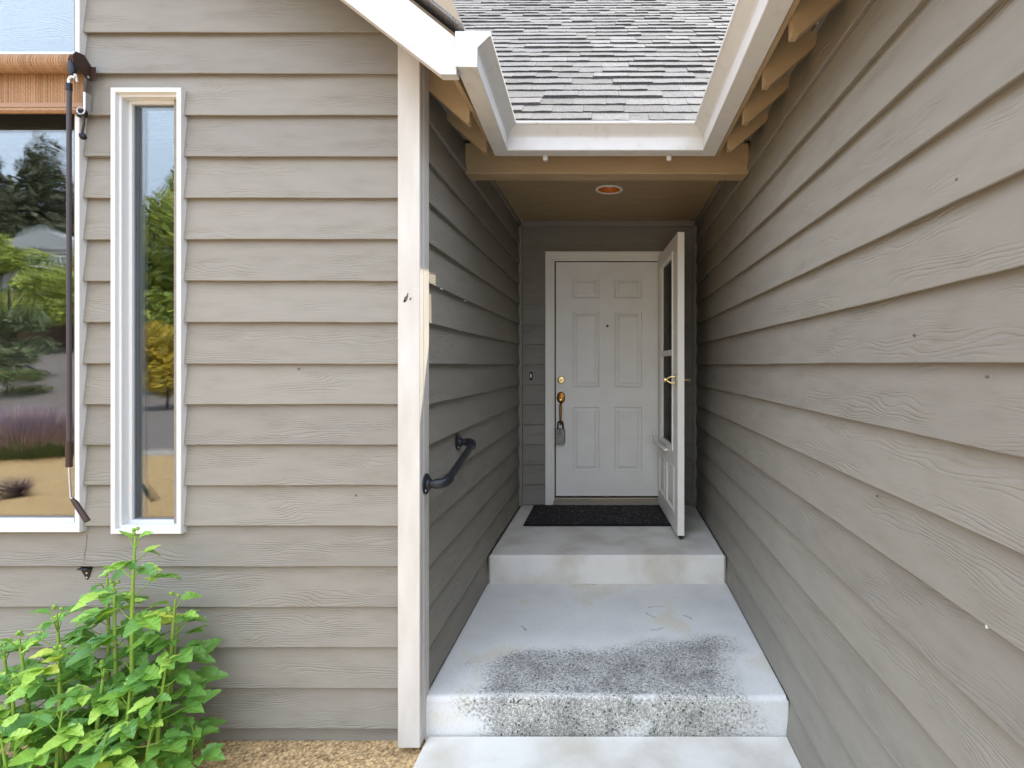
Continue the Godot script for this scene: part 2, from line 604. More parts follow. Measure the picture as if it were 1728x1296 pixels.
# ------------------------------------------------------------------ setting
func terrain(x: float, z: float) -> float:
	var side := smoothstep(-8.0, -16.0, x)              # the rise lies to the left; straight ahead the street is level
	if z < 16.0: return 0.0
	if z <= 33.6: return (z - 16.0) * 0.16 * side
	return (4.3 + (z - 33.6) * 0.25) * side - 0.02 * (1.0 - side)

func land(called: String, mat: Material, xs: Array, zs: Array, lift: float, label := "") -> void:
	var mb := MB.new()
	for i in xs.size() - 1:
		for j in zs.size() - 1:
			var q := []
			for k in [[i, j], [i + 1, j], [i + 1, j + 1], [i, j + 1]]:
				q.append(Vector3(xs[k[0]], terrain(xs[k[0]], zs[k[1]]) + lift, zs[k[1]]))
			mb.poly(q, Vector3.UP)
	structure(called, mb, mat, label)

func build_ground() -> void:
	land("ground", M.bark, [-160, -60, -30, -20, -16, -14, -12, -10, -8, 0, 10, 60], [-60, -10, 5, 16, 20, 26, 33.6], -0.004, "tan bark ground in front of the house")
	land("hillside", M.hill, [-200, -120, -60, -30, -20, -16, -14, -12, -10, -8, 40, 100], [33.61, 45, 60, 90, 140, 220], 0.0, "dry green hillside beyond the driveway")
	land("driveway", M.asphalt, [-90, -40, -20, -16, -14, -12, -10, -8, 0, 14], [5.4, 10, 16, 18, 22, 28, 33.5], 0.004, "dark asphalt driveway rising away from the house")
	land("gravel_border", M.gravel, [-90, -30, -10, -1.2], [4.75, 5.4], 0.0, "pale gravel strip along the driveway")
	var mb := MB.new()
	mb.b2(Vector3(-0.75, -0.12, -2.255), Vector3(0.74, 0.03, 5.39), 0.01)
	mb.b2(Vector3(0.7405, -0.12, 0.42), Vector3(6.5, 0.03, 5.39), 0.01)  # unseen pale apron, added to bounce sunlight into the entry
	structure("walkway", mb, M.concrete, "concrete walkway in front of the steps, with an unseen apron added to bounce light")

func build_steps() -> void:
	var im := step_images()
	var sm := paint(Color.WHITE, 0.82)
	sm.albedo_texture = tex(im[0])
	sm.heightmap_enabled = true
	sm.heightmap_texture = tex(im[1])
	sm.heightmap_scale = 0.5
	var t := thing("concrete_steps", "pale concrete porch steps with worn exposed aggregate on the lower tread", "steps", Vector3(0, 0, -2.9))
	# lower step: front face, rounded arris, tread in one skin with its own mapping
	var mb := MB.new()
	var x0 := -0.765
	var x1 := 0.738
	var dz := 2.262
	var prof := [Vector2(0.0, 0.0), Vector2(0.004, 0.14)]          # (depth behind face, height)
	for k in 7:
		var an := PI / 2 * k / 6.0
		prof.append(Vector2(0.004 + 0.022 * (1 - cos(an)), 0.158 + 0.022 * sin(an)))
	prof.append(Vector2(1.2, 0.183))
	var run := -0.19
	var s := []
	for i in prof.size():
		if i: run += (prof[i] as Vector2).distance_to(prof[i - 1])
		s.append(run)
	var nx := 10
	for i in prof.size() - 1:
		for k in nx:
			var q := []
			var us := []
			for e in [[i, k], [i, k + 1], [i + 1, k + 1], [i + 1, k]]:
				var x := lerpf(x0, x1, float(e[1]) / nx)
				var p: Vector2 = prof[e[0]]
				q.append(Vector3(x, p.y, -dz - p.x + 0.004 * sin(x * 4.0)))
				us.append(Vector2((x + 0.765) / 1.53, (s[e[0]] + 0.2) / 1.38))
			mb.poly(q, Vector3(0, 0.5, 1), us)
	mb.poly([Vector3(x1, 0, -dz - 0.01), Vector3(x1, 0.175, -dz - 0.02), Vector3(x1, 0.18, -3.46), Vector3(x1, 0, -3.46)], Vector3.RIGHT)
	mb.poly([Vector3(x0, 0, -dz - 0.01), Vector3(x0, 0.175, -dz - 0.02), Vector3(x0, 0.18, -3.46), Vector3(x0, 0, -3.46)], Vector3.LEFT)
	put("lower_step", mb, sm, t)
	mb = MB.new()
	mb.box(Vector3(-0.0125, 0.18, -4.09), Vector3(1.499, 0.36, 1.315), 0.014)
	put("landing", mb, M.concrete, t)
	mb = MB.new()
	mb.b2(Vector3(0.7385, 0.0, -2.30), Vector3(0.746, 0.165, -2.262), 0.002)
	put("joint_strip", mb, M.rake, t)

# ------------------------------------------------------------------ house
func build_walls() -> void:
	var sid: Material = M.siding[0]
	# front wall, left of the post
	var w := thing("lap_siding_wall", "grey lap siding front wall with two windows, left of the white corner post", "wall", Vector3(-2.4, 0, -2.3))
	var big := Rect2(-3.42, 0.875, 1.25, 2.4)
	var slim := Rect2(-2.043, 0.868, 0.289, 1.829)
	var mb := MB.new()
	mb.sheet(Vector3(-4.6, -0.1, -2.272), Vector3.RIGHT, Vector3.UP, Vector3.BACK, 3.8, 3.9, [Rect2(big.position - Vector2(-4.58, -0.12), big.size - Vector2(0.04, 0.04)), Rect2(slim.position - Vector2(-4.58, -0.12), slim.size - Vector2(0.04, 0.04))])
	mb.sheet(Vector3(-4.6, -0.1, -2.40), Vector3.RIGHT, Vector3.UP, Vector3.FORWARD, 3.8, 3.9, [Rect2(big.position - Vector2(-4.6, -0.1), big.size), Rect2(slim.position - Vector2(-4.6, -0.1), slim.size)])
	for h in [big, slim]:
		mb.frame(Vector3(h.position.x, h.position.y, -2.275), Vector3.RIGHT, Vector3.UP, Vector3.BACK, h.size.x, h.size.y, [Vector2(0.0, 0.0), Vector2(0.0, 0.125)])
	put("wall_core", mb, sid, w)
	side_wall(w, Transform3D(Basis.IDENTITY, Vector3(0, 0, -2.272)), -4.6, -0.85, 0.0, 3.6, [big, slim], 0.1672)
	# left wall of the entry
	w = thing("lap_siding_wall", "shaded lap siding wall carrying the black handrail, left side of the entry", "wall", Vector3(-0.8, 0, -3.5))
	mb = MB.new()
	mb.b2(Vector3(-0.9, -0.1, -4.9), Vector3(-0.784, 2.88, -2.302))
	put("wall_core", mb, sid, w)
	side_wall(w, Transform3D(Basis(Vector3(0, 0, -1), Vector3.UP, Vector3(1, 0, 0)), Vector3(-0.784, 0, 0)), 2.302, 4.672, 0.06, 2.886, [])
	# right wall, runs past the camera
	w = thing("lap_siding_wall", "long taupe lap siding wall filling the right side of the picture", "wall", Vector3(0.8, 0, -1.5))
	mb = MB.new()
	mb.b2(Vector3(0.759, -0.1, -4.9), Vector3(0.9, 2.93, 0.4))
	put("wall_core", mb, sid, w)
	side_wall(w, Transform3D(Basis(Vector3(0, 0, 1), Vector3.UP, Vector3(-1, 0, 0)), Vector3(0.759, 0, 0)), -4.672, 0.4, 0.0, 2.945, [])
	# back wall round the door
	w = thing("lap_siding_wall", "dark lap siding wall around the front door at the end of the entry", "wall", Vector3(0, 0.36, -4.7))
	var door := Rect2(-0.545, 0.3, 1.05, 2.23)
	mb = MB.new()
	mb.sheet(Vector3(-0.9, 0.2, -4.682), Vector3.RIGHT, Vector3.UP, Vector3.BACK, 1.8, 2.7, [Rect2(door.position - Vector2(-0.92, 0.2), door.size - Vector2(0.04, 0.02))])
	put("wall_core", mb, sid, w)
	side_wall(w, Transform3D(Basis.IDENTITY, Vector3(0, 0, -4.682)), -0.772, 0.747, 0.36, 2.745, [door])
	for x in [-0.756, 0.731]:
		mb = MB.new()
		mb.box(Vector3(x, 1.55, -4.653), Vector3(0.034, 2.38, 0.040), 0.002)
		put("corner_trim", mb, M.siding[1], w)
	mb = MB.new()
	mb.box(Vector3(-0.0125, 2.767, -4.655), Vector3(1.450, 0.048, 0.03), 0.002)
	put("frieze_trim", mb, M.siding[1], w)
	# weathered nail heads and bits of caulk
	var walls := find_children("lap_siding_wall*", "Node3D", false, false)
	for q in [[0, Vector3(-1.288, 1.544, -2.2585), Vector3.BACK], [0, Vector3(-1.54, 2.30, -2.261), Vector3.BACK], [0, Vector3(-1.05, 1.02, -2.258), Vector3.BACK], [2, Vector3(0.7375, 1.632, -1.322), Vector3.LEFT], [2, Vector3(0.7345, 1.537, -1.062), Vector3.LEFT], [2, Vector3(0.7385, 1.955, -1.16), Vector3.LEFT], [2, Vector3(0.7355, 1.20, -1.5), Vector3.LEFT]]:
		mb = MB.new()
		mb.lathe(q[1] - q[2] * 0.004, q[2], [Vector2(0.0032, 0), Vector2(0.0030, 0.005), Vector2(0.0003, 0.0055)], 8)
		put("nail", mb, M.chip, walls[q[0]])
	for q in [[3, Vector3(-0.742, 2.788, -4.640)], [3, Vector3(0.722, 2.788, -4.640)], [1, Vector3(-0.7605, 1.905, -2.46)], [1, Vector3(-0.7605, 1.905, -2.48)], [1, Vector3(-0.7605, 1.90, -2.88)], [1, Vector3(-0.7605, 1.735, -2.78)], [2, Vector3(0.7345, 2.93, -1.95)], [2, Vector3(0.7345, 1.051, -1.06)], [2, Vector3(0.7345, 2.765, -1.92)]]:
		mb = MB.new()
		var r: float = 0.007 if q[0] == 3 else 0.0042
		mb.lathe(q[1] - Vector3(0, r, 0), Vector3.UP, [Vector2(0.0004, 0), Vector2(r * 0.8, r * 0.5), Vector2(r * 0.7, r * 1.4), Vector2(0.0004, r * 2.2)], 7)
		put("caulk_bit", mb, M.rake, walls[q[0]])
	mb = MB.new()
	mb.tube([Vector3(-2.166, 0.742, -2.2480), Vector3(-2.168, 0.775, -2.2520), Vector3(-2.165, 0.81, -2.2560), Vector3(-2.167, 0.855, -2.2610)], [0.0015, 0.0032, 0.0018, 0.003], 6)
	put("caulk_joint", mb, M.siding[2], walls[0])
	# interior behind the windows
	mb = MB.new()
	mb.b2(Vector3(-6.0, 0.2, -6.0), Vector3(-0.92, 0.3, -2.41))
	structure("interior_floor", mb, M.room_floor)
	mb = MB.new()
	mb.b2(Vector3(-6.0, 0.3, -6.1), Vector3(-0.92, 3.6, -6.0))
	structure("interior_wall", mb, M.room)
	mb = MB.new()
	mb.b2(Vector3(-6.1, 0.3, -6.0), Vector3(-6.0, 3.6, -2.3))
	structure("interior_wall", mb, M.room)
	mb = MB.new()
	mb.b2(Vector3(-6.0, 3.6, -6.0), Vector3(-0.92, 3.7, -2.41))
	structure("interior_ceiling", mb, M.room)
	mb = MB.new()
	mb.b2(Vector3(-6.1, -0.1, -2.39), Vector3(-4.6, 3.8, -2.28))
	structure("interior_wall", mb, M.siding[1])
	mb = MB.new()
	mb.b2(Vector3(-0.92, -0.1, -6.1), Vector3(-0.905, 3.6, -2.41))
	structure("interior_wall", mb, M.room)
	# hall behind the closed front door
	mb = MB.new()
	mb.b2(Vector3(-0.9, 0.2, -4.95), Vector3(0.9, 2.9, -4.8))
	structure("interior_wall", mb, M.room)

func build_post() -> void:
	var t := thing("corner_post", "tall cream white painted corner post left of the entry", "post", Vector3(-0.8, 0, -2.25))
	var mb := MB.new()
	mb.uvo = Vector2(0.3, 0)
	mb.b2(Vector3(-0.850, 0.02, -2.235), Vector3(-0.7605, 2.93, -2.190), 0.003)
	put("front_board", mb, M.post, t)
	mb = MB.new()
	mb.b2(Vector3(-0.846, 0.02, -2.302), Vector3(-0.7600, 2.92, -2.2352), 0.003)
	put("side_board", mb, M.post, t)
	# flaked paint with bare wood showing
	var r := RandomNumberGenerator.new()
	r.seed = 3
	for cpt in [[-0.816, 1.828, 0.014], [-0.822, 1.818, 0.009], [-0.798, 1.826, 0.008], [-0.811, 1.842, 0.008]]:
		mb = MB.new()
		var q := PackedVector2Array()
		for k in 9: q.append(Vector2(cos(TAU * k / 9), sin(TAU * k / 9) * 1.3) * cpt[2] * r.randf_range(0.35, 1.0))
		mb.prism(q, func(p): return Vector3(cpt[0] + p.x * 0.7 + p.y * 0.3, cpt[1] + p.y, -2.1902), Vector3(0, 0, 0.0008))
		put("paint_chip", mb, M.chip, t)

# moulded window frame + double glazing
func window(t: Node3D, x0: float, y0: float, w: float, h: float, front: float) -> void:
	var prof := [Vector2(0, 0.06), Vector2(0, 0.002), Vector2(0.002, 0), Vector2(0.017, 0), Vector2(0.019, 0.002), Vector2(0.020, 0.018), Vector2(0.029, 0.018), Vector2(0.030, 0.02), Vector2(0.031, 0.052), Vector2(0.042, 0.052), Vector2(0.043, 0.054), Vector2(0.043, 0.12)]
	var mb := MB.new()
	mb.frame(Vector3(x0, y0, -front), Vector3.RIGHT, Vector3.UP, Vector3.BACK, w, h, prof)
	put("frame", mb, M.vinyl, t)
	mb = MB.new()
	mb.frame(Vector3(x0 + 0.043, y0 + 0.043, -front - 0.062), Vector3.RIGHT, Vector3.UP, Vector3.BACK, w - 0.086, h - 0.086, [Vector2(0.0, 0.0), Vector2(0.004, 0.0), Vector2(0.004, 0.03)])
	put("gasket", mb, M.sash, t)
	for k in 2:
		mb = MB.new()
		mb.b2(Vector3(x0 + 0.0445, y0 + 0.0445, -front - 0.070 - 0.016 * k), Vector3(x0 + w - 0.0445, y0 + h - 0.0445, -front - 0.066 - 0.016 * k))
		put("pane", mb, M.glass, t)

func build_windows() -> void:
	var t := thing("window", "tall narrow white framed window beside the large window", "window", Vector3(-1.9, 0.868, -2.25))
	window(t, -2.043, 0.868, 0.289, 1.829, 2.232)
	t = thing("window", "large white framed window at the left edge with outdoor roller shade", "window", Vector3(-2.8, 0.875, -2.25))
	window(t, -3.42, 0.875, 1.25, 1.949, 2.232)
	t = thing("window", "upper white framed window above the brown roller shade", "window", Vector3(-2.8, 2.8245, -2.25))
	window(t, -3.42, 2.8245, 1.25, 0.446, 2.2325)

func build_shade() -> void:
	var d := 2.19
	var yc := 2.770
	var xr := -2.140
	var t := thing("roller_shade", "rolled up brown woven outdoor shade with hanging crank over large window", "shade", Vector3(-2.7, 2.55, -d))
	var mb := MB.new()
	var rows := []
	for k in 21:
		var an := TAU * k / 20.0
		rows.append(Vector2(cos(an), sin(an)) * (0.036 if k > 8 else 0.0345))
	for k in 20:
		var q := []
		var us := []
		for e in [[k, 0], [k, 1], [k + 1, 1], [k + 1, 0]]:
			var p: Vector2 = rows[e[0]]
			q.append(Vector3(-3.45 if e[1] == 0 else xr, yc + p.y, -d + p.x))
			us.append(Vector2(q[-1].x, 0.036 * TAU * e[0] / 20.0))
		mb.poly(q, Vector3(0, rows[k].y, rows[k].x), us)
	mb.disc(Vector3(xr, yc, -d), Vector3.RIGHT, 0.034, 20)
	put("fabric_roll", mb, M.fabric, t)
	mb = MB.new()
	mb.b2(Vector3(-3.45, 2.600, -d - 0.0345), Vector3(xr - 0.004, yc, -d - 0.0325))
	put("fabric_panel", mb, M.fabric, t)
	mb = MB.new()
	mb.tube([Vector3(-3.45, 2.596, -d - 0.032), Vector3(xr, 2.596, -d - 0.032)], [0.012], 10)
	put("hem_bar", mb, M.fabric, t)
	mb = MB.new()
	mb.b2(Vector3(-3.45, 2.610, -d - 0.0323), Vector3(xr - 0.004, 2.628, -d - 0.0295))
	put("hem_band", mb, M.hem, t)
	# end bracket: a brown plate that runs back towards the wall, and its foot
	mb = MB.new()
	var pl := PackedVector2Array([Vector2(0.034, -0.020), Vector2(0.040, 0.010), Vector2(0.024, 0.036), Vector2(-0.010, 0.040), Vector2(-0.040, 0.010), Vector2(-0.041, -0.048), Vector2(-0.028, -0.051), Vector2(0.0, -0.036)])
	mb.prism(pl, func(p): return Vector3(-2.122, yc + p.y, -d + p.x), Vector3(0.005, 0, 0))
	mb.b2(Vector3(-2.1168, yc - 0.050, -d - 0.0405), Vector3(-2.098, yc + 0.008, -d - 0.0365), 0.001)
	put("end_bracket", mb, M.bronze, t)
	mb = MB.new()
	mb.lathe(Vector3(-2.117, yc - 0.040, -d - 0.028), Vector3.RIGHT, [Vector2(0.006, 0), Vector2(0.005, 0.003), Vector2(0.0005, 0.004)], 10)
	put("bracket_screw", mb, M.screw, t)
	# gear, eye and crank
	var xc := -2.130
	var zc := -d + 0.040
	mb = MB.new()
	mb.tube([Vector3(xc - 0.004, yc - 0.010, -d + 0.030), Vector3(xc + 0.006, yc - 0.028, zc - 0.006), Vector3(xc + 0.012, yc - 0.052, zc - 0.002), Vector3(xc + 0.008, yc - 0.066, zc)], [0.009, 0.0145, 0.0145, 0.007], 10)
	put("gear_box", mb, M.black, t)
	mb = MB.new()
	mb.tube([Vector3(xc + 0.020, yc - 0.062, zc - 0.004), Vector3(xc + 0.028, yc - 0.092, zc - 0.004)], [0.006, 0.0035], 8)
	put("cord_tip", mb, M.rake, t)
	mb = MB.new()
	var hk := [Vector3(xc, 2.655, zc)]
	for k in 7:
		var an := PI * 0.75 * k / 6.0
		hk.append(Vector3(xc + 0.014 - 0.014 * cos(an), 2.680 + 0.016 * sin(an), zc))
	mb.tube(hk, [0.0065], 8)
	put("crank_hook", mb, M.chrome, t)
	mb = MB.new()
	mb.tube([Vector3(xc, 2.668, zc), Vector3(xc, 1.245, zc)], [0.0085], 10)
	put("crank_rod", mb, M.rod, t)
	mb = MB.new()
	mb.tube([Vector3(xc, 2.670, zc), Vector3(xc, 2.642, zc)], [0.0105], 10)
	put("crank_collar", mb, M.black, t)
	mb = MB.new()
	mb.tube([Vector3(xc, 1.260, zc), Vector3(xc, 1.158, zc)], [0.0115], 10)
	put("crank_sleeve", mb, M.bronze, t)
	mb = MB.new()
	mb.tube([Vector3(xc, 1.160, zc), Vector3(xc + 0.001, 1.130, zc), Vector3(xc + 0.006, 1.040, zc), Vector3(xc + 0.018, 1.028, zc + 0.002)], [0.004], 8)
	put("crank_link", mb, M.chrome, t)
	mb = MB.new()
	mb.tube([Vector3(xc + 0.014, 1.032, zc + 0.002), Vector3(xc + 0.026, 1.020, zc + 0.003), Vector3(xc + 0.078, 0.946, zc + 0.006)], [0.006, 0.0095, 0.0105], 10)
	put("crank_handle", mb, M.bronze, t)
	# hold-back hook below the bracket
	t = thing("hold_back_hook", "small metal hold back hook with black rubber ball at window corner", "hook", Vector3(-2.12, 2.45, -2.23))
	mb = MB.new()
	mb.b2(Vector3(-2.128, 2.585, -2.2315), Vector3(-2.120, 2.665, -2.205), 0.001)
	put("strap", mb, M.chrome, t)
	mb = MB.new()
	mb.box(Vector3(-2.122, 2.572, -2.195), Vector3(0.034, 0.030, 0.02), 0.004)
	put("clip", mb, M.black, t)
	mb = MB.new()
	var lp := []
	for k in 9: lp.append(Vector3(-2.112 + 0.016 * cos(TAU * k / 8), 2.577 + 0.014 * sin(TAU * k / 8), -2.180))
	mb.tube(lp, [0.003], 8)
	put("ring", mb, M.chrome, t)
	mb = MB.new()
	mb.tube([Vector3(-2.112, 2.565, -2.19), Vector3(-2.108, 2.53, -2.188), Vector3(-2.117, 2.49, -2.19), Vector3(-2.114, 2.48, -2.19)], [0.005, 0.0045, 0.004, 0.004], 8)
	put("cord", mb, M.bronze, t)
	mb = MB.new()
	mb.lathe(Vector3(-2.122, 2.492, -2.19), Vector3(0.5, -0.86, 0).normalized(), [Vector2(0.001, 0), Vector2(0.009, 0.004), Vector2(0.0125, 0.014), Vector2(0.011, 0.024), Vector2(0.001, 0.032)], 12)
	put("ball", mb, M.black, t)
	# lower catch on the siding
	t = thing("wall_catch", "small black triangular catch with two screws on siding below the large window", "bracket", Vector3(-2.18, 0.685, -2.262))
	mb = MB.new()
	mb.prism(PackedVector2Array([Vector2(-0.024, 0.027), Vector2(0.020, 0.027), Vector2(0.012, -0.018), Vector2(0.006, -0.028), Vector2(-0.003, -0.026), Vector2(-0.006, -0.016), Vector2(-0.022, 0.010)]), func(p): return Vector3(-2.166 + p.x, 0.699 + p.y, -2.2645), Vector3(0, 0, 0.006))
	mb.b2(Vector3(-2.190, 0.716, -2.2583), Vector3(-2.146, 0.722, -2.240), 0.002)
	put("plate", mb, M.black, t)
	for y in [0.698, 0.680]:
		mb = MB.new()
		mb.lathe(Vector3(-2.164, y, -2.2583), Vector3.BACK, [Vector2(0.0042, 0), Vector2(0.0036, 0.0015), Vector2(0.0002, 0.0022)], 10)
		put("screw", mb, M.screw, t)

# ------------------------------------------------------------------ roofs, gutters, beam
func rafter(t: Node3D, pts: PackedVector2Array, d: float) -> void:
	var mb := MB.new()
	mb.uvo = Vector2(d * 3.0, d)
	mb.prism(pts, func(p): return at(p.x, p.y, d), Vector3(0, 0, -0.038))
	put("rafter_tail", mb, M.eave, t)

func slab(t: Node3D, called: String, pts: PackedVector2Array, d0: float, d1: float, mat: Material) -> void:
	var mb := MB.new()
	mb.prism(pts, func(p): return at(p.x, p.y, d0), Vector3(0, 0, -(d1 - d0)))
	put(called, mb, mat, t)

func build_roofs() -> void:
	# --- roof over the front wall, left
	var t := thing("gable_roof", "gable roof edge with white rake board over the front wall, top left", "roof", Vector3(-2.5, 2.7, -3))
	for part in [[-0.553, 1.985, 2.90], [-0.70, 2.90, 7.0]]:         # the eave ends at the valley
		var e: float = 1.178 + (-0.553 - part[0]) * 0.80
		slab(t, "roof_deck", PackedVector2Array([Vector2(part[0], e), Vector2(part[0], e + 0.022), Vector2(-4.4, 1.20 + 3.847 * 0.80), Vector2(-8.2, 1.2), Vector2(-8.2, 1.178), Vector2(-4.4, 1.178 + 3.847 * 0.80)]), part[1], part[2], M.deck)
	for part in [[-0.52, 1.95, 2.90], [-0.70, 2.90, 7.0]]:
		var e: float = 1.2025 + (-0.52 - part[0]) * 0.80
		slab(t, "shingle_layer", PackedVector2Array([Vector2(part[0], e), Vector2(part[0], e + 0.0145), Vector2(-4.4, 1.217 + 3.88 * 0.80), Vector2(-8.24, 1.217), Vector2(-8.24, 1.2025), Vector2(-4.4, 1.2025 + 3.88 * 0.80)]), part[1], part[2], M.roof_far)
	# rake board: level cut at its foot
	slab(t, "rake_board", PackedVector2Array([Vector2(-0.549, 1.044), Vector2(-0.549, 1.174), Vector2(-4.4, 1.174 + 3.851 * 0.80), Vector2(-4.4, 1.044 + 3.79 * 0.775), Vector2(-0.607, 1.044)]), 1.958, 1.998, M.rake)
	slab(t, "rake_board", PackedVector2Array([Vector2(-8.2, 1.044), Vector2(-8.2, 1.174), Vector2(-4.401, 1.174 + 3.851 * 0.80), Vector2(-4.401, 1.044 + 3.79 * 0.775)]), 1.958, 1.998, M.rake)
	var mb := MB.new()
	mb.b2(at(-0.5885, 1.075, 2.80), at(-0.570, 1.176, 2.0), 0.001)
	put("fascia_board", mb, M.eave, t)
	for d in [2.30, 2.61]:
		rafter(t, PackedVector2Array([Vector2(-0.5895, 1.022), Vector2(-0.605, 1.022), Vector2(-0.772, 1.168), Vector2(-0.83, 1.219), Vector2(-0.83, 1.38), Vector2(-0.5895, 1.19)]), d)
	# wall above the plates: gable and frieze
	mb = MB.new()
	mb.prism(PackedVector2Array([Vector2(-0.86, 1.0), Vector2(-0.86, 1.40), Vector2(-4.4, 4.22), Vector2(-7.9, 1.4), Vector2(-7.9, 1.0)]), func(p): return at(p.x, p.y, 2.405), Vector3(0, 0, -0.1))
	put("gable_wall", mb, M.siding[1], t)
	# --- roof over the right wall
	t = thing("gable_roof", "eave with taupe rafter tails along the right wall", "roof", Vector3(2, 2.7, -1.5))
	for part in [[0.5455, -0.7, 2.90], [0.66, 2.90, 7.0]]:
		var e: float = 1.20 + (part[0] - 0.5455) * 0.869
		slab(t, "roof_deck", PackedVector2Array([Vector2(part[0], e), Vector2(part[0], e + 0.022), Vector2(3.8, 1.222 + 3.2545 * 0.869), Vector2(7.0, 1.222), Vector2(7.0, 1.20), Vector2(3.8, 1.2 + 3.2545 * 0.869)]), part[1], part[2], M.deck)
	for part in [[0.515, -0.73, 2.90], [0.66, 2.90, 7.0]]:
		var e: float = 1.2245 + (part[0] - 0.515) * 0.869
		slab(t, "shingle_layer", PackedVector2Array([Vector2(part[0], e), Vector2(part[0], e + 0.0135), Vector2(3.8, 1.238 + 3.285 * 0.869), Vector2(7.04, 1.238), Vector2(7.04, 1.2245), Vector2(3.8, 1.2245 + 3.285 * 0.869)]), part[1], part[2], M.roof_far)
	mb = MB.new()
	mb.b2(at(0.5455, 1.075, 2.80), at(0.564, 1.198, -0.65), 0.001)
	put("fascia_board", mb, M.eave, t)
	for k in 10:
		rafter(t, PackedVector2Array([Vector2(0.565, 1.018), Vector2(0.585, 1.018), Vector2(0.752, 1.163), Vector2(0.80, 1.205), Vector2(0.80, 1.415), Vector2(0.565, 1.212)]), 2.58 - 0.30 * k)
	# rest of the garage that the long wall belongs to
	mb = MB.new()
	mb.b2(Vector3(0.9, -0.1, 0.25), Vector3(6.4, 2.85, 0.4))
	mb.b2(Vector3(6.3, -0.1, -6.0), Vector3(6.4, 2.85, 0.25))
	put("garage_wall", mb, M.siding[2], t)
	mb = MB.new()
	mb.prism(PackedVector2Array([Vector2(0.9, 1.28), Vector2(0.9, 1.48), Vector2(3.8, 3.95), Vector2(6.4, 1.66), Vector2(6.4, 1.28)]), func(p): return at(p.x, p.y, -0.28), Vector3(0, 0, 0.1))
	put("gable_wall", mb, M.siding[2], t)
	# --- roof over the entry, seen through the opening
	t = thing("entry_roof", "sunlit grey shingle roof rising behind the white gutter", "roof", Vector3(0, 2.75, -3.5))
	var al := deg_to_rad(42.0)
	var up := Vector3(0, sin(al), -cos(al))
	var nn := Vector3(0, cos(al), sin(al))
	var o := at(0, 1.196, 2.775)
	mb = MB.new()
	for s in [0.0, 1.0]:
		var q := []
		for e in [[-0.56, 0.0], [0.55, 0.0], [4.9, 5.6], [-4.9, 5.6]]: q.append(o + Vector3(e[0], 0, 0) + up * e[1] - nn * (0.004 + 0.03 * s))
		mb.poly(q, nn if s == 0.0 else -nn)
	mb.poly([o + Vector3(-0.56, 0, 0) - nn * 0.004, o + Vector3(0.55, 0, 0) - nn * 0.004, o + Vector3(0.55, 0, 0) - nn * 0.034, o + Vector3(-0.56, 0, 0) - nn * 0.034], -up)
	put("roof_deck", mb, M.deck, t)
	# shingle tabs in courses; four shared shapes
	var forms := []
	var r := RandomNumberGenerator.new()
	r.seed = 17
	for f in 6:
		mb = MB.new()
		var th := 0.0045 + 0.0020 * f
		var sk := r.randf_range(-0.004, 0.004)
		var y1 := 0.165
		var bl := [Vector3(-0.5, sk, th + 0.004), Vector3(-0.18, r.randf_range(-0.003, 0.003), th + 0.003), Vector3(0.2, r.randf_range(-0.003, 0.003), th + 0.005), Vector3(0.5, -sk, th + 0.004)]
		for i in 3:
			mb.poly([bl[i], bl[i + 1], Vector3(bl[i + 1].x, y1, 0.002), Vector3(bl[i].x, y1, 0.002)], Vector3(0, 0, 1))
			mb.poly([bl[i], bl[i + 1], Vector3(bl[i + 1].x, bl[i + 1].y + 0.002, -0.003), Vector3(bl[i].x, bl[i].y + 0.002, -0.003)], Vector3(0, -1, 0))
		mb.poly([bl[0], Vector3(-0.5, y1, 0.002), Vector3(-0.5, 0.0, -0.003)], Vector3.LEFT)
		mb.poly([bl[3], Vector3(0.5, y1, 0.002), Vector3(0.5, 0.0, -0.003)], Vector3.RIGHT)
		forms.append(mb)
	var meshes := []
	for f in forms: meshes.append(mesh_of(f))
	var rest := MB.new()
	var count := 0
	for row in 30:
		var tt := -0.012 + 0.135 * row
		var yr := 1.2 + tt * sin(al)
		var xl := -0.40 * yr - 0.22
		var xr := 0.37 * yr + 0.22
		var x := xl + r.randf() * 0.1
		while x < xr:
			var w := r.randf_range(0.10, 0.26)
			var f := r.randi() % 6
			var mtl := r.randi() % 4
			var lay := Transform3D(Basis(Vector3(w * 0.992, 0, 0), up, nn), o + Vector3(x + w * 0.5, 0, 0) + up * (tt + r.randf_range(-0.003, 0.003)))
			if row < 22 and count < 285:
				var mi := MeshInstance3D.new()
				mi.mesh = meshes[f]
				mi.material_override = M.shingle[mtl]
				mi.name = "shingle"
				t.add_child(mi, true)
				mi.transform = Transform3D(lay.basis, lay.origin - t.position)
				count += 1
			else:
				rest.xf = lay
				rest.v.append_array(lay * (forms[f] as MB).v)
				for q in (forms[f] as MB).n: rest.n.append((lay.basis * q).normalized())
				rest.t.append_array((forms[f] as MB).t)
				rest.c.append_array((forms[f] as MB).c)
				var s0: int = rest.v.size() - (forms[f] as MB).v.size()
				for q in (forms[f] as MB).ix: rest.ix.append(q + s0)
			x += w
	var ro := put("shingle_courses", rest, M.shingle[0], t)
	ro.set_meta("kind", "stuff")
	for s in [-1.0, 1.0]:                                # roof cover beside the built courses
		mb = MB.new()
		var q := []
		for e in [[0.55, 0.0], [4.9, 5.6], [1.9, 5.6]]: q.append(o + Vector3(e[0] * s, 0, 0) + up * e[1] + nn * 0.001)
		mb.poly(q, nn)
		put("shingle_field", mb, M.roof_far, t)
	mb = MB.new()
	mb.b2(at(-0.569, 1.075, 2.8125), at(0.5445, 1.185, 2.794), 0.001)
	put("fascia_board", mb, M.eave, t)

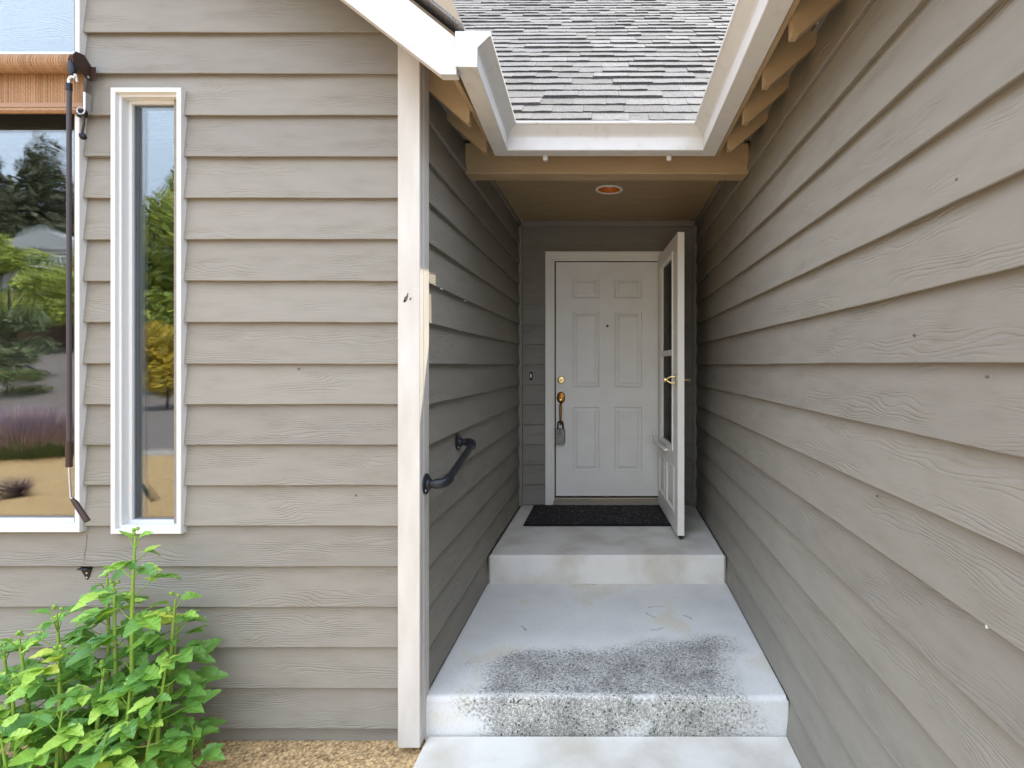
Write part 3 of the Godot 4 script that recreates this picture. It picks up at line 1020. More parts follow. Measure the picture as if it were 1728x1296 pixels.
# K-style gutter swept round the court; path is the fascia line, "inside" the opening
func build_gutter() -> void:
	var t := thing("rain_gutter", "white metal rain gutter running around three sides of the roof opening", "gutter", at(0, 1.07, 2.7))
	var yb := 1.07
	var prof := [Vector2(0.002, 0.122), Vector2(0.002, 0.0), Vector2(0.074, 0.0), Vector2(0.0765, 0.003), Vector2(0.0765, 0.064), Vector2(0.079, 0.068), Vector2(0.076, 0.0705), Vector2(0.082, 0.078), Vector2(0.116, 0.108), Vector2(0.1235, 0.112), Vector2(0.1255, 0.116), Vector2(0.1255, 0.124), Vector2(0.1235, 0.126), Vector2(0.116, 0.126), Vector2(0.114, 0.120), Vector2(0.112, 0.112), Vector2(0.08, 0.08), Vector2(0.073, 0.07), Vector2(0.072, 0.004), Vector2(0.005, 0.004), Vector2(0.005, 0.122)]
	var P := [Vector2(-0.551, 1.953), Vector2(-0.5865, 2.7925), Vector2(0.5435, 2.7925), Vector2(0.5435, -0.65)]   # (x, depth)
	var dirs := []
	var nrm := []
	for i in 3:
		var d: Vector2 = (P[i + 1] - P[i]).normalized()
		dirs.append(d)
		nrm.append(Vector2(d.y, -d.x))                     # into the court
	var off := [nrm[0], Vector2.ZERO, Vector2.ZERO, nrm[2]]
	for i in [1, 2]:
		var b: Vector2 = nrm[i - 1] + nrm[i]
		off[i] = b * (2.0 / b.length_squared())
	for i in 3:
		var mb := MB.new()
		var n := prof.size()
		for k in n:
			var a: Vector2 = prof[k]
			var b: Vector2 = prof[(k + 1) % n]
			var q := []
			for e in [[i, a], [i + 1, a], [i + 1, b], [i, b]]:
				var p: Vector2 = P[e[0]] + off[e[0]] * e[1].x
				q.append(at(p.x, yb + e[1].y, p.y))
			var ed := b - a
			var o2 := Vector2(ed.y, -ed.x)                 # outline runs anticlockwise seen along the run
			mb.poly(q, Vector3(nrm[i].x * o2.x, o2.y, -nrm[i].y * o2.x))
		put("gutter_run", mb, M.gutter, t)
	var cap := PackedVector2Array([Vector2(0.0, 0.124), Vector2(0.0, -0.002), Vector2(0.077, -0.002), Vector2(0.079, 0.068), Vector2(0.118, 0.107), Vector2(0.127, 0.112), Vector2(0.127, 0.127)])
	for e in [[P[0], nrm[0], -0.0025], [P[3], nrm[2], 0.0025]]:
		var mb := MB.new()
		var p0: Vector2 = e[0]
		var nv: Vector2 = e[1]
		mb.prism(cap, func(p): return at(p0.x + nv.x * p.x, yb + p.y, p0.y + nv.y * p.x), Vector3(0, 0, 0.003))
		put("end_cap", mb, M.gutter, t)
	for x in [-0.325, 0.305]:
		var mb := MB.new()
		mb.b2(at(x - 0.012, 1.042, 2.792), at(x + 0.012, 1.069, 2.770), 0.003)
		mb.b2(at(x - 0.003, 1.038, 2.770), at(x + 0.003, 1.064, 2.764), 0.001)
		put("hanger_clip", mb, M.gutter, t)
	for x in [-0.35, 0.30]:
		var mb := MB.new()
		mb.lathe(at(x, 1.188, 2.6675), Vector3.BACK, [Vector2(0.006, 0), Vector2(0.004, 0.003), Vector2(0.0004, 0.004)], 8)
		put("rivet", mb, M.gutter, t)

func build_porch_top() -> void:
	var mb := MB.new()
	mb.uvo = Vector2(0.4, 0.2)
	mb.b2(at(-0.7705, 1.02, 3.017), at(0.7455, 1.185, 2.905), 0.004)
	solo("header_beam", "taupe painted timber beam across the entry below the gutter", "beam", mb, M.eave)
	mb = MB.new()
	# board with a round cut-out for the lamp
	var lo := at(-0.79, 1.233, 4.8)
	mb.sheet(lo, Vector3.RIGHT, Vector3.BACK, Vector3.DOWN, 1.56, 1.87, [Rect2(0.69, 0.87, 0.2, 0.2)])
	mb.sheet(lo + Vector3(0, 0.11, 0), Vector3.RIGHT, Vector3.BACK, Vector3.UP, 1.56, 1.87, [])
	var ctr := at(0, 1.233, 3.83)
	for k in 32:
		var q := []
		for e in [[k, 0], [k + 1, 0], [k + 1, 1], [k, 1]]:
			var d := Vector3(cos(TAU * e[0] / 32.0), 0, sin(TAU * e[0] / 32.0))
			q.append(ctr + (d * 0.079 if e[1] == 0 else d * (0.1 / maxf(absf(d.x), absf(d.z)))))
		mb.poly(q, Vector3.DOWN)
	structure("porch_ceiling", mb, M.eave, "flat taupe ceiling over the porch")
	var t := thing("recessed_light", "round recessed ceiling light with cream ring and amber reflector", "light", at(0, 1.2, 3.83))
	mb = MB.new()
	mb.lathe(at(0, 1.2328, 3.83), Vector3.DOWN, [Vector2(0.096, 0), Vector2(0.094, 0.005), Vector2(0.084, 0.007), Vector2(0.077, 0.004), Vector2(0.076, 0.0003)], 32)
	put("trim_ring", mb, M.casing, t)
	mb = MB.new()
	mb.lathe(at(0, 1.2330, 3.83), Vector3.DOWN, [Vector2(0.0772, 0.002), Vector2(0.074, -0.018), Vector2(0.064, -0.045), Vector2(0.048, -0.068), Vector2(0.030, -0.074), Vector2(0.001, -0.075)], 32)
	put("reflector", mb, M.lens, t)
	mb = MB.new()
	mb.lathe(at(0, 1.306, 3.83), Vector3.DOWN, [Vector2(0.014, 0.0), Vector2(0.016, 0.012), Vector2(0.030, 0.026), Vector2(0.036, 0.040), Vector2(0.028, 0.050), Vector2(0.001, 0.054)], 20)
	put("bulb", mb, M.casing, t)

# ------------------------------------------------------------------ doors
func build_front_door() -> void:
	var zf := -4.715
	var c := thing("door_frame", "cream moulded frame around the front door", "door frame", Vector3(0, 0.36, -4.66))
	var mb := MB.new()
	# brick moulding on three sides, mitred
	var pr := [Vector2(0, 0.045), Vector2(0, 0.004), Vector2(0.004, 0.0), Vector2(0.018, 0.0), Vector2(0.022, 0.005), Vector2(0.034, 0.007), Vector2(0.038, 0.011), Vector2(0.052, 0.013), Vector2(0.054, 0.016), Vector2(0.054, 0.030), Vector2(0.064, 0.030), Vector2(0.065, 0.05), Vector2(0.074, 0.05), Vector2(0.074, 0.09)]
	mb.frame(Vector3(-0.545, -1.8, -4.64), Vector3.RIGHT, Vector3.UP, Vector3.BACK, 1.05, 1.8 + 2.53, pr)
	var keep := MB.new()                                  # the sweep's foot lies below the floor: keep what stands above
	for i in range(0, mb.ix.size(), 3):
		var ok := true
		for k in 3:
			if mb.v[mb.ix[i + k]].y < -1.9: ok = false
		if ok: keep.ix.append_array([mb.ix[i], mb.ix[i + 1], mb.ix[i + 2]])
	keep.v = mb.v
	keep.n = mb.n
	keep.t = mb.t
	keep.c = mb.c
	for i in keep.v.size(): keep.v[i].y = maxf(keep.v[i].y, 0.362)
	put("casing", keep, M.casing, c)
	mb = MB.new()
	mb.frame(Vector3(-0.472, 0.40, -4.705), Vector3.RIGHT, Vector3.UP, Vector3.BACK, 0.912, 2.062, [Vector2(0.0, 0.0), Vector2(0.008, 0.0), Vector2(0.009, 0.02)])
	put("weather_seal", mb, M.seal, c)
	mb = MB.new()
	mb.b2(Vector3(-0.472, 0.361, -4.78), Vector3(0.432, 0.404, -4.625), 0.006)
	mb.b2(Vector3(-0.472, 0.404, -4.78), Vector3(0.432, 0.418, -4.69), 0.003)
	put("threshold", mb, M.sill, c)
	var t := thing("front_door", "closed white six panel front door with brass locks", "door", Vector3(0, 0.42, zf))
	var x0 := -0.461
	var y0 := 0.428
	var W := 0.890
	var H := 2.022
	var holes := []
	for cx in [[-0.316, -0.086], [0.047, 0.283]]:
		for ry in [[2.137, 2.309], [1.37, 2.0215], [0.644, 1.196]]:
			holes.append(Rect2(cx[0] - x0, ry[0] - y0, cx[1] - cx[0], ry[1] - ry[0]))
	mb = MB.new()
	mb.sheet(Vector3(x0, y0, zf), Vector3.RIGHT, Vector3.UP, Vector3.BACK, W, H, holes)
	mb.frame(Vector3(x0, y0, zf), Vector3.RIGHT, Vector3.UP, Vector3.BACK, W, H, [Vector2(0, 0.045), Vector2(0, 0)])
	mb.poly([Vector3(x0, y0, zf - 0.045), Vector3(x0 + W, y0, zf - 0.045), Vector3(x0 + W, y0 + H, zf - 0.045), Vector3(x0, y0 + H, zf - 0.045)], Vector3.FORWARD)
	put("leaf", mb, M.door, t)
	for h in holes:
		mb = MB.new()
		var o := Vector3(x0 + h.position.x, y0 + h.position.y, zf)
		mb.frame(o, Vector3.RIGHT, Vector3.UP, Vector3.BACK, h.size.x, h.size.y, [Vector2(0, 0.0), Vector2(0.004, 0.008), Vector2(0.011, 0.014), Vector2(0.017, 0.014), Vector2(0.038, 0.005), Vector2(0.041, 0.001), Vector2(0.044, 0.001)])
		var i := 0.044
		mb.poly([o + Vector3(i, i, -0.001), o + Vector3(h.size.x - i, i, -0.001), o + Vector3(h.size.x - i, h.size.y - i, -0.001), o + Vector3(i, h.size.y - i, -0.001)], Vector3.BACK)
		put("panel", mb, M.door, t)
	mb = MB.new()
	mb.lathe(Vector3(-0.016, 1.898, zf), Vector3.BACK, [Vector2(0.011, 0), Vector2(0.010, 0.003), Vector2(0.006, 0.004)], 14)
	mb.lathe(Vector3(-0.016, 1.898, zf), Vector3.BACK, [Vector2(0.0062, 0.0038), Vector2(0.0005, 0.003)], 14)
	put("peephole", mb, M.black, t)
	# deadbolt
	var bx := -0.417
	mb = MB.new()
	mb.lathe(Vector3(bx, 1.432, zf), Vector3.BACK, [Vector2(0.033, 0), Vector2(0.032, 0.008), Vector2(0.026, 0.013), Vector2(0.019, 0.014), Vector2(0.018, 0.012), Vector2(0.0005, 0.012)], 28)
	var db := put("deadbolt", mb, M.brass, t)
	mb = MB.new()
	mb.box(Vector3(bx, 1.428, zf + 0.0125), Vector3(0.006, 0.014, 0.002), 0.0008)
	put("keyhole", mb, M.black, db)
	# handle set: oval plate, latch, grip
	mb = MB.new()
	mb.xf = Transform3D(Basis(Vector3(1, 0, 0), Vector3(0, 1.42, 0), Vector3(0, 0, 1)), Vector3(bx, 1.278, zf))
	mb.lathe(Vector3.ZERO, Vector3.BACK, [Vector2(0.037, 0), Vector2(0.036, 0.005), Vector2(0.030, 0.010), Vector2(0.016, 0.013), Vector2(0.0005, 0.014)], 28)
	var hs := put("handle_set", mb, M.old_brass, t)
	mb = MB.new()
	mb.lathe(Vector3(bx - 0.002, 1.262, zf + 0.012), Vector3.BACK, [Vector2(0.011, 0), Vector2(0.011, 0.012), Vector2(0.008, 0.015), Vector2(0.0005, 0.0155)], 16)
	put("key_cylinder", mb, M.brass, hs)
	mb = MB.new()
	mb.tube([Vector3(bx, 1.245, zf + 0.012), Vector3(bx, 1.225, zf + 0.035), Vector3(bx, 1.19, zf + 0.046), Vector3(bx, 1.13, zf + 0.048), Vector3(bx - 0.001, 1.085, zf + 0.040), Vector3(bx - 0.001, 1.06, zf + 0.022), Vector3(bx - 0.001, 1.05, zf + 0.002)], [0.008, 0.011, 0.0125, 0.011, 0.008, 0.008, 0.012], 12)
	put("grip", mb, M.old_brass, hs)
	# key box hanging from the grip
	t = thing("key_lockbox", "grey key lockbox with black shackle hanging from the door handle", "lockbox", Vector3(bx, 0.88, zf + 0.05))
	mb = MB.new()
	mb.box(Vector3(bx - 0.002, 0.948, zf + 0.045), Vector3(0.080, 0.132, 0.05), 0.007)
	put("body", mb, M.lockbox, t)
	mb = MB.new()
	mb.box(Vector3(bx - 0.004, 0.932, zf + 0.0712), Vector3(0.050, 0.062, 0.004), 0.0015)
	put("cover", mb, M.lockbox, t)
	mb = MB.new()
	var sh := []
	for k in 11:
		var an := PI * k / 10.0
		sh.append(Vector3(bx - 0.001 + 0.022 * cos(an), 1.052 + 0.026 * sin(an), zf + 0.045))
	sh.push_front(Vector3(bx + 0.021, 1.01, zf + 0.045))
	sh.append(Vector3(bx - 0.023, 1.01, zf + 0.045))
	mb.tube(sh, [0.0075], 10)
	put("shackle", mb, M.black, t)
	mb = MB.new()
	mb.lathe(Vector3(bx - 0.003, 0.998, zf + 0.0695), Vector3.BACK, [Vector2(0.008, 0), Vector2(0.007, 0.003), Vector2(0.0005, 0.0035)], 12)
	put("latch_button", mb, M.bronze, t)
	var tm := TextMesh.new()
	var sf := SystemFont.new()
	sf.font_names = PackedStringArray(["Droid Sans"])
	sf.font_weight = 700
	tm.font = sf
	tm.text = "EE"
	tm.font_size = 32
	tm.pixel_size = 0.0008
	tm.depth = 0.0012
	var ti := MeshInstance3D.new()
	ti.mesh = tm
	ti.material_override = M.black
	ti.name = "lettering"
	t.add_child(ti)
	ti.position = Vector3(bx - 0.004, 0.975, zf + 0.0705) - t.position
	# bell push
	t = thing("doorbell", "small black doorbell with white button on siding left of the door", "doorbell", Vector3(-0.667, 1.43, -4.665))
	mb = MB.new()
	mb.box(Vector3(-0.6685, 1.466, -4.664), Vector3(0.024, 0.070, 0.018), 0.003)
	put("plate", mb, M.black, t)
	mb = MB.new()
	mb.box(Vector3(-0.6690, 1.468, -4.654), Vector3(0.010, 0.034, 0.006), 0.002)
	put("button", mb, M.button, t)

func build_storm_door() -> void:
	var hx := 0.436
	var hz := -4.625
	var fx := 0.490
	var fz := -3.722
	var e := Vector3(fx - hx, 0, fz - hz)
	var W := e.length()
	var ex := e.normalized()
	var F := Transform3D(Basis(ex, Vector3.UP, ex.cross(Vector3.UP)), Vector3(hx, 0, hz))
	var t := thing("storm_door", "white storm door standing wide open beside the front door", "door", Vector3(hx, 0.39, hz))
	var y0 := 0.394
	var y1 := 2.468
	var th := 0.046
	var holes := [Rect2(0.20, 0.975 - y0, 0.50, 0.655), Rect2(0.20, 1.672 - y0, 0.50, 0.672)]
	var panels := [Rect2(0.085, 0.515 - y0, 0.285, 0.325), Rect2(0.45, 0.515 - y0, 0.325, 0.325)]
	var mb := MB.new()
	mb.xf = F
	for s in [0.5, -0.5]:
		mb.sheet(Vector3(0, y0, th * s), Vector3.RIGHT, Vector3.UP, Vector3(0, 0, signf(s)), W, y1 - y0, holes + (panels if s > 0 else []))
	mb.frame(Vector3(0, y0, th * 0.5), Vector3.RIGHT, Vector3.UP, Vector3.BACK, W, y1 - y0, [Vector2(0, th), Vector2(0, 0)])
	for h in holes:
		mb.frame(Vector3(h.position.x, y0 + h.position.y, th * 0.5), Vector3.RIGHT, Vector3.UP, Vector3.BACK, h.size.x, h.size.y, [Vector2(0, 0), Vector2(0, th)])
	put("door_frame_leaf", mb, M.storm, t)
	for h in panels:
		mb = MB.new()
		mb.xf = F
		var o := Vector3(h.position.x, y0 + h.position.y, th * 0.5)
		mb.frame(o, Vector3.RIGHT, Vector3.UP, Vector3.BACK, h.size.x, h.size.y, [Vector2(0, 0), Vector2(0.004, -0.004), Vector2(0.012, -0.005), Vector2(0.024, 0.008), Vector2(0.034, 0.008), Vector2(0.065, 0.001)])
		var i := 0.065
		mb.poly([o + Vector3(i, i, -0.001), o + Vector3(h.size.x - i, i, -0.001), o + Vector3(h.size.x - i, h.size.y - i, -0.001), o + Vector3(i, h.size.y - i, -0.001)], Vector3.BACK)
		put("kick_panel", mb, M.storm, t)
	mb = MB.new()
	mb.xf = F
	mb.frame(Vector3(0.172, 0.947, th * 0.5), Vector3.RIGHT, Vector3.UP, Vector3.BACK, 0.556, 1.425, [Vector2(0, 0), Vector2(0.0, -0.006), Vector2(0.004, -0.009), Vector2(0.018, -0.007), Vector2(0.028, -0.001), Vector2(0.030, 0.004)])
	put("glazing_bead", mb, M.storm, t)
	for h in holes:
		mb = MB.new()
		mb.xf = F
		mb.b2(Vector3(h.position.x, y0 + h.position.y, -0.006), Vector3(h.end.x, y0 + h.end.y, -0.002))
		put("pane", mb, M.storm_glass, t)
		mb = MB.new()
		mb.xf = F
		mb.b2(Vector3(h.position.x, y0 + h.position.y, 0.006), Vector3(h.end.x, y0 + h.end.y, 0.0065))
		put("insect_screen", mb, M.screen, t)
	# lever handle on this side, knob on the other
	mb = MB.new()
	mb.xf = F
	var hy := 1.458
	mb.box(Vector3(W - 0.055, hy, th / 2 + 0.004), Vector3(0.034, 0.088, 0.008), 0.003)
	var hd := put("handle_plate", mb, M.brass, t)
	mb = MB.new()
	mb.xf = F
	for dy in [0.022, -0.022]:
		mb.tube([Vector3(W - 0.055, hy + dy, th / 2 + 0.006), Vector3(W - 0.058, hy + dy, th / 2 + 0.035), Vector3(W - 0.07, hy + dy * 0.35, th / 2 + 0.062)], [0.0055], 8)
	mb.lathe(Vector3(W - 0.07, hy, th / 2 + 0.060), Vector3.BACK, [Vector2(0.010, 0), Vector2(0.007, 0.008), Vector2(0.020, 0.014), Vector2(0.018, 0.022), Vector2(0.0005, 0.026)], 14)
	put("pull_handle", mb, M.brass, hd)
	mb = MB.new()
	mb.xf = F
	mb.lathe(Vector3(W - 0.055, hy, -th / 2), Vector3.FORWARD, [Vector2(0.024, 0), Vector2(0.02, 0.006), Vector2(0.009, 0.008), Vector2(0.009, 0.038), Vector2(0.0145, 0.042), Vector2(0.014, 0.05), Vector2(0.0005, 0.052)], 14)
	put("outer_knob", mb, M.brass, t)
	# closer
	mb = MB.new()
	mb.tube([Vector3(0.372, 0.925, -4.52), Vector3(0.425, 0.918, -4.17)], [0.0135], 12)
	var cl := put("closer_tube", mb, M.storm, t)
	mb = MB.new()
	mb.tube([Vector3(0.352, 0.935, -4.66), Vector3(0.360, 0.936, -4.60), Vector3(0.372, 0.925, -4.52)], [0.006, 0.005, 0.005], 8)
	mb.box(Vector3(0.354, 0.936, -4.63), Vector3(0.012, 0.045, 0.03), 0.003)
	mb.box(Vector3(0.432, 0.917, -4.155), Vector3(0.028, 0.022, 0.03), 0.003)
	put("closer_bracket", mb, M.chrome, cl)
	mb = MB.new()
	mb.xf = F
	mb.b2(Vector3(0.01, y0 - 0.022, -0.008), Vector3(W - 0.01, y0 + 0.001, 0.008), 0.001)
	put("bottom_sweep", mb, M.seal, t)

func build_mat() -> void:
	var t := thing("doormat", "black fibre doormat lying in front of the door", "doormat", Vector3(-0.07, 0.36, -4.35))
	var mb := MB.new()
	var x0 := -0.640
	var x1 := 0.478
	var n := 40
	for i in n:                                           # pile with a ragged lower border
		var xa := lerpf(x0 + 0.012, x1 - 0.012, float(i) / n)
		var xb := lerpf(x0 + 0.012, x1 - 0.012, float(i + 1) / n)
		for j in 18:
			var za := lerpf(-4.615, -4.065, float(j) / 18)
			var zb := lerpf(-4.615, -4.065, float(j + 1) / 18)
			var q := []
			for e in [[xa, za], [xb, za], [xb, zb], [xa, zb]]:
				q.append(Vector3(e[0], 0.3745 + 0.0022 * sin(e[0] * 71.0 + e[1] * 33.0) * sin(e[1] * 87.0 + e[0] * 19.0), e[1]))
			mb.poly(q, Vector3.UP)
	put("pile", mb, M.mat, t)
	mb = MB.new()
	mb.b2(Vector3(x0, 0.361, -4.628), Vector3(x1, 0.3715, -4.052), 0.003)
	put("backing", mb, M.mat_edge, t)

func build_handrail() -> void:
	var t := thing("handrail", "short black iron pipe handrail on the left entry wall", "handrail", Vector3(-0.74, 1.0, -2.5))
	var a := Vector3(-0.760, 1.068, -2.258)
	var b := Vector3(-0.7695, 1.168, -2.772)
	var so := 0.082
	for f in [a, b]:
		var mb := MB.new()
		mb.lathe(f, Vector3.RIGHT, [Vector2(0.0425, 0), Vector2(0.0425, 0.006), Vector2(0.040, 0.008), Vector2(0.025, 0.009), Vector2(0.0235, 0.020), Vector2(0.0175, 0.022)], 26)
		var fl := put("flange", mb, M.black_pipe, t)
		for k in 4:
			mb = MB.new()
			var an := PI / 4 + PI / 2 * k
			mb.lathe(f + Vector3(0.008, sin(an) * 0.032, cos(an) * 0.032), Vector3.RIGHT, [Vector2(0.005, 0), Vector2(0.004, 0.002), Vector2(0.0005, 0.003)], 8)
			put("screw", mb, M.screw if k == 3 else M.black_pipe, fl)
	var ca := a + Vector3(so, 0, 0)
	var cb := b + Vector3(so, 0, 0)
	var dir := (cb - ca).normalized()
	for s in [[a, ca, dir], [b, cb, -dir]]:
		var mb := MB.new()
		var path := [s[0] + Vector3(0.02, 0, 0), s[0] + Vector3(0.034, 0, 0)]
		var ctr: Vector3 = s[1]
		for k in 9:
			var u := k / 8.0
			var p0: Vector3 = ctr - Vector3(0.040, 0, 0)
			var p2: Vector3 = ctr + s[2] * 0.046
			path.append(p0.lerp(ctr, u).lerp(ctr.lerp(p2, u), u))
		path.append(path[-1] + s[2] * 0.012)
		mb.tube(path, [0.0165, 0.0165, 0.0215, 0.0205, 0.0205, 0.0205, 0.0205, 0.0205, 0.0205, 0.0205, 0.0215, 0.0215], 16)
		put("elbow", mb, M.black_pipe, t)
	var mb := MB.new()
	mb.tube([ca + dir * 0.04, cb - dir * 0.04], [0.0168], 16)
	put("pipe", mb, M.black_pipe, t)

# ------------------------------------------------------------------ plants
func leaf_shape(seed_: int, serr: float, fold: float, droop: float, wide: float) -> ArrayMesh:
	# unit leaf along +x, 1 long; ovate with toothed margin, folded on the midrib
	var mb := MB.new()
	var r := RandomNumberGenerator.new()
	r.seed = seed_
	var n := 9
	var left := []
	var mid := []
	var right := []
	for i in n + 1:
		var u := float(i) / n
		var hw := wide * pow(sin(PI * pow(u, 0.75)), 0.85) * 0.5
		var tooth := 0.0 if i == 0 or i == n else serr * (1.0 if i % 2 else -0.6)
		var z := -droop * u * u + 0.02 * sin(u * 9.0 + seed_)
		mid.append(Vector3(u, z, 0))
		left.append(Vector3(u - tooth * 0.5, z + fold * hw + r.randf_range(-0.012, 0.012), hw + tooth * hw))
		right.append(Vector3(u - tooth * 0.5, z + fold * hw + r.randf_range(-0.012, 0.012), -hw - tooth * hw))
	for i in n:
		mb.poly([mid[i], mid[i + 1], left[i + 1]], Vector3.UP)
		if i: mb.poly([mid[i], left[i + 1], left[i]], Vector3.UP)
		mb.poly([mid[i], mid[i + 1], right[i + 1]], Vector3.UP)
		if i: mb.poly([mid[i], right[i + 1], right[i]], Vector3.UP)
	return mesh_of(mb)

func build_dahlia() -> void:
	var t := thing("dahlia_plant", "leafy green dahlia plant growing below the windows at lower left", "plant", Vector3(-1.9, 0, -2.0))
	var forms := []
	for k in 5: forms.append(leaf_shape(90 + k, 0.16, 0.30 + 0.1 * (k % 3), 0.10 + 0.09 * (k % 3), 0.54 + 0.05 * (k % 2)))
	var r := RandomNumberGenerator.new()
	r.seed = 23
	# x of base, depth of base, x of top, top height
	var stems := [[-1.76, 2.04, -1.735, 0.955, 1], [-1.86, 2.06, -1.835, 0.755, 1], [-1.93, 2.08, -1.925, 0.765, 1], [-1.68, 2.05, -1.63, 0.70, 1], [-2.0, 2.03, -2.04, 0.665, 1], [-1.72, 2.10, -1.66, 0.60, 0],
		[-2.1, 2.0, -2.16, 0.58, 1], [-2.18, 2.04, -2.26, 0.53, 1], [-1.66, 2.0, -1.60, 0.50, 1], [-1.95, 1.95, -1.97, 0.55, 1], [-1.83, 1.94, -1.80, 0.50, 1], [-2.05, 1.90, -2.10, 0.46, 1], [-1.74, 1.93, -1.69, 0.44, 1],
		[-2.2, 1.92, -2.28, 0.44, 0], [-1.88, 1.86, -1.88, 0.40, 0], [-1.66, 1.95, -1.60, 0.33, 0], [-2.0, 1.82, -2.02, 0.36, 0], [-1.76, 1.86, -1.70, 0.33, 0], [-2.32, 1.98, -2.42, 0.50, 0], [-1.58, 2.02, -1.53, 0.24, 0]]
	var spots := []
	for s in stems:
		var a := Vector3(s[0], 0.0, -s[1])
		var b := Vector3(s[2], s[3] - 0.02, -s[1] + r.randf_range(-0.02, 0.05))
		var mid := (a + b) * 0.5 + Vector3(r.randf_range(-0.02, 0.02), 0, r.randf_range(-0.01, 0.03))
		var path := []
		for k in 7:
			var u := k / 6.0
			path.append(a.lerp(mid, u).lerp(mid.lerp(b, u), u))
		var rb: float = 0.008 if s[4] else 0.006
		var mb := MB.new()
		mb.tube(path, [rb, rb, rb * 0.95, rb * 0.9, rb * 0.8, rb * 0.65, rb * 0.45], 7)
		put("stem", mb, M.stem, t)
		var h: float = s[3]
		var node := 0
		var y := maxf(0.10, h - 0.62)
		var turn := r.randf() * PI
		while y < h - 0.015:
			var u := y / h
			var p: Vector3 = a.lerp(mid, u).lerp(mid.lerp(b, u), u)
			var from_top := h - y
			var big := clampf(0.052 + from_top * 0.24, 0.055, 0.112) * r.randf_range(0.85, 1.15)
			for side in 2:
				var an := turn + PI * side + r.randf_range(-0.25, 0.25)
				var dirv := Vector3(cos(an), 0, sin(an))
				var elev := r.randf_range(0.25, 0.75) if from_top > 0.08 else r.randf_range(0.8, 1.25)
				var pet := (dirv * cos(elev) + Vector3.UP * sin(elev)) * (0.03 + 0.25 * minf(from_top, 0.22))
				var tip := p + pet
				if tip.z < -2.235: continue
				spots.append([p, tip, dirv, big, elev, from_top])
			y += clampf(0.035 + from_top * 0.16, 0.035, 0.10)
			turn += PI / 2 + r.randf_range(-0.3, 0.3)
			node += 1
		if s[4]:                                           # bud knot at the tip
			for k in 3:
				var mb2 := MB.new()
				var o2 := b + Vector3(r.randf_range(-0.014, 0.014), 0.008 + 0.008 * k, r.randf_range(-0.012, 0.012))
				mb2.lathe(o2, Vector3(r.randf_range(-0.4, 0.4), 1, 0.2).normalized(), [Vector2(0.002, -0.004), Vector2(0.006, 0.0), Vector2(0.007, 0.006), Vector2(0.0005, 0.012)], 8)
				put("bud", mb2, M.stem, t)
	# leaflets: three to five per leaf; those in front are single parts, the shaded rest is one mass
	var all := []
	for s in spots:
		var tip: Vector3 = s[1]
		var d: Vector3 = s[2]
		var across := d.cross(Vector3.UP).normalized()
		var lets := [[0.0, 1.0]]
		if s[5] > 0.05: lets.append_array([[0.95, 0.78], [-0.95, 0.78]])
		for L in lets:
			var lift := r.randf_range(-0.35, 0.35) + (0.35 if s[5] < 0.08 else 0.0)
			var dd := (d * cos(L[0]) + across * sin(L[0]) + Vector3.UP * lift).normalized()
			var len: float = s[3] * L[1]
			var org := tip - d * 0.004
			if (org + dd * len).z < -2.245: dd = (dd + Vector3(0, 0, 1.2)).normalized()
			var zz := dd.cross(Vector3.UP + Vector3(r.randf_range(-0.5, 0.5), 0, r.randf_range(-0.2, 0.6))).normalized()
			var yy := zz.cross(dd).normalized()
			all.append([Transform3D(Basis(dd * len, yy * len, zz * len), org), r.randi() % 5, (5 if r.randf() < 0.04 else (6 if r.randf() < 0.2 else r.randi() % 5)), org.z + org.y * 0.5])
		var mb := MB.new()
		mb.tube([s[0], s[0].lerp(s[1], 0.5) - Vector3(0, 0.004, 0), s[1]], [0.0028, 0.002, 0.0018], 5, false)
		all[-1].append(mb)
	var pets := MB.new()
	for q in all:
		if q.size() > 4:
			var s0 := pets.v.size()
			pets.v.append_array(q[4].v)
			pets.n.append_array(q[4].n)
			pets.t.append_array(q[4].t)
			pets.c.append_array(q[4].c)
			for k in q[4].ix: pets.ix.append(k + s0)
	put("leaf_stalks", pets, M.stem, t).set_meta("kind", "stuff")
	all.sort_custom(func(p, q): return p[3] > q[3])
	var mass := MB.new()
	for i in all.size():
		var q = all[i]
		if i < 298:
			var mi := MeshInstance3D.new()
			mi.mesh = forms[q[1]]
			mi.material_override = M.leaf[q[2]]
			mi.name = "leaf"
			t.add_child(mi, true)
			mi.transform = Transform3D(q[0].basis, q[0].origin - t.position)
		else:
			var arr: Array = (forms[q[1]] as ArrayMesh).surface_get_arrays(0)
			var s0 := mass.v.size()
			mass.v.append_array((q[0] as Transform3D) * (arr[Mesh.ARRAY_VERTEX] as PackedVector3Array))
			for k in arr[Mesh.ARRAY_NORMAL]: mass.n.append((q[0].basis * k).normalized())
			mass.t.append_array(arr[Mesh.ARRAY_TEX_UV])
			mass.c.append_array(arr[Mesh.ARRAY_COLOR])
			for k in arr[Mesh.ARRAY_INDEX]: mass.ix.append(k + s0)
	if mass.v.size(): put("leaf_mass", mass, M.leaf[2], t).set_meta("kind", "stuff")
	print("dahlia leaves ", all.size())

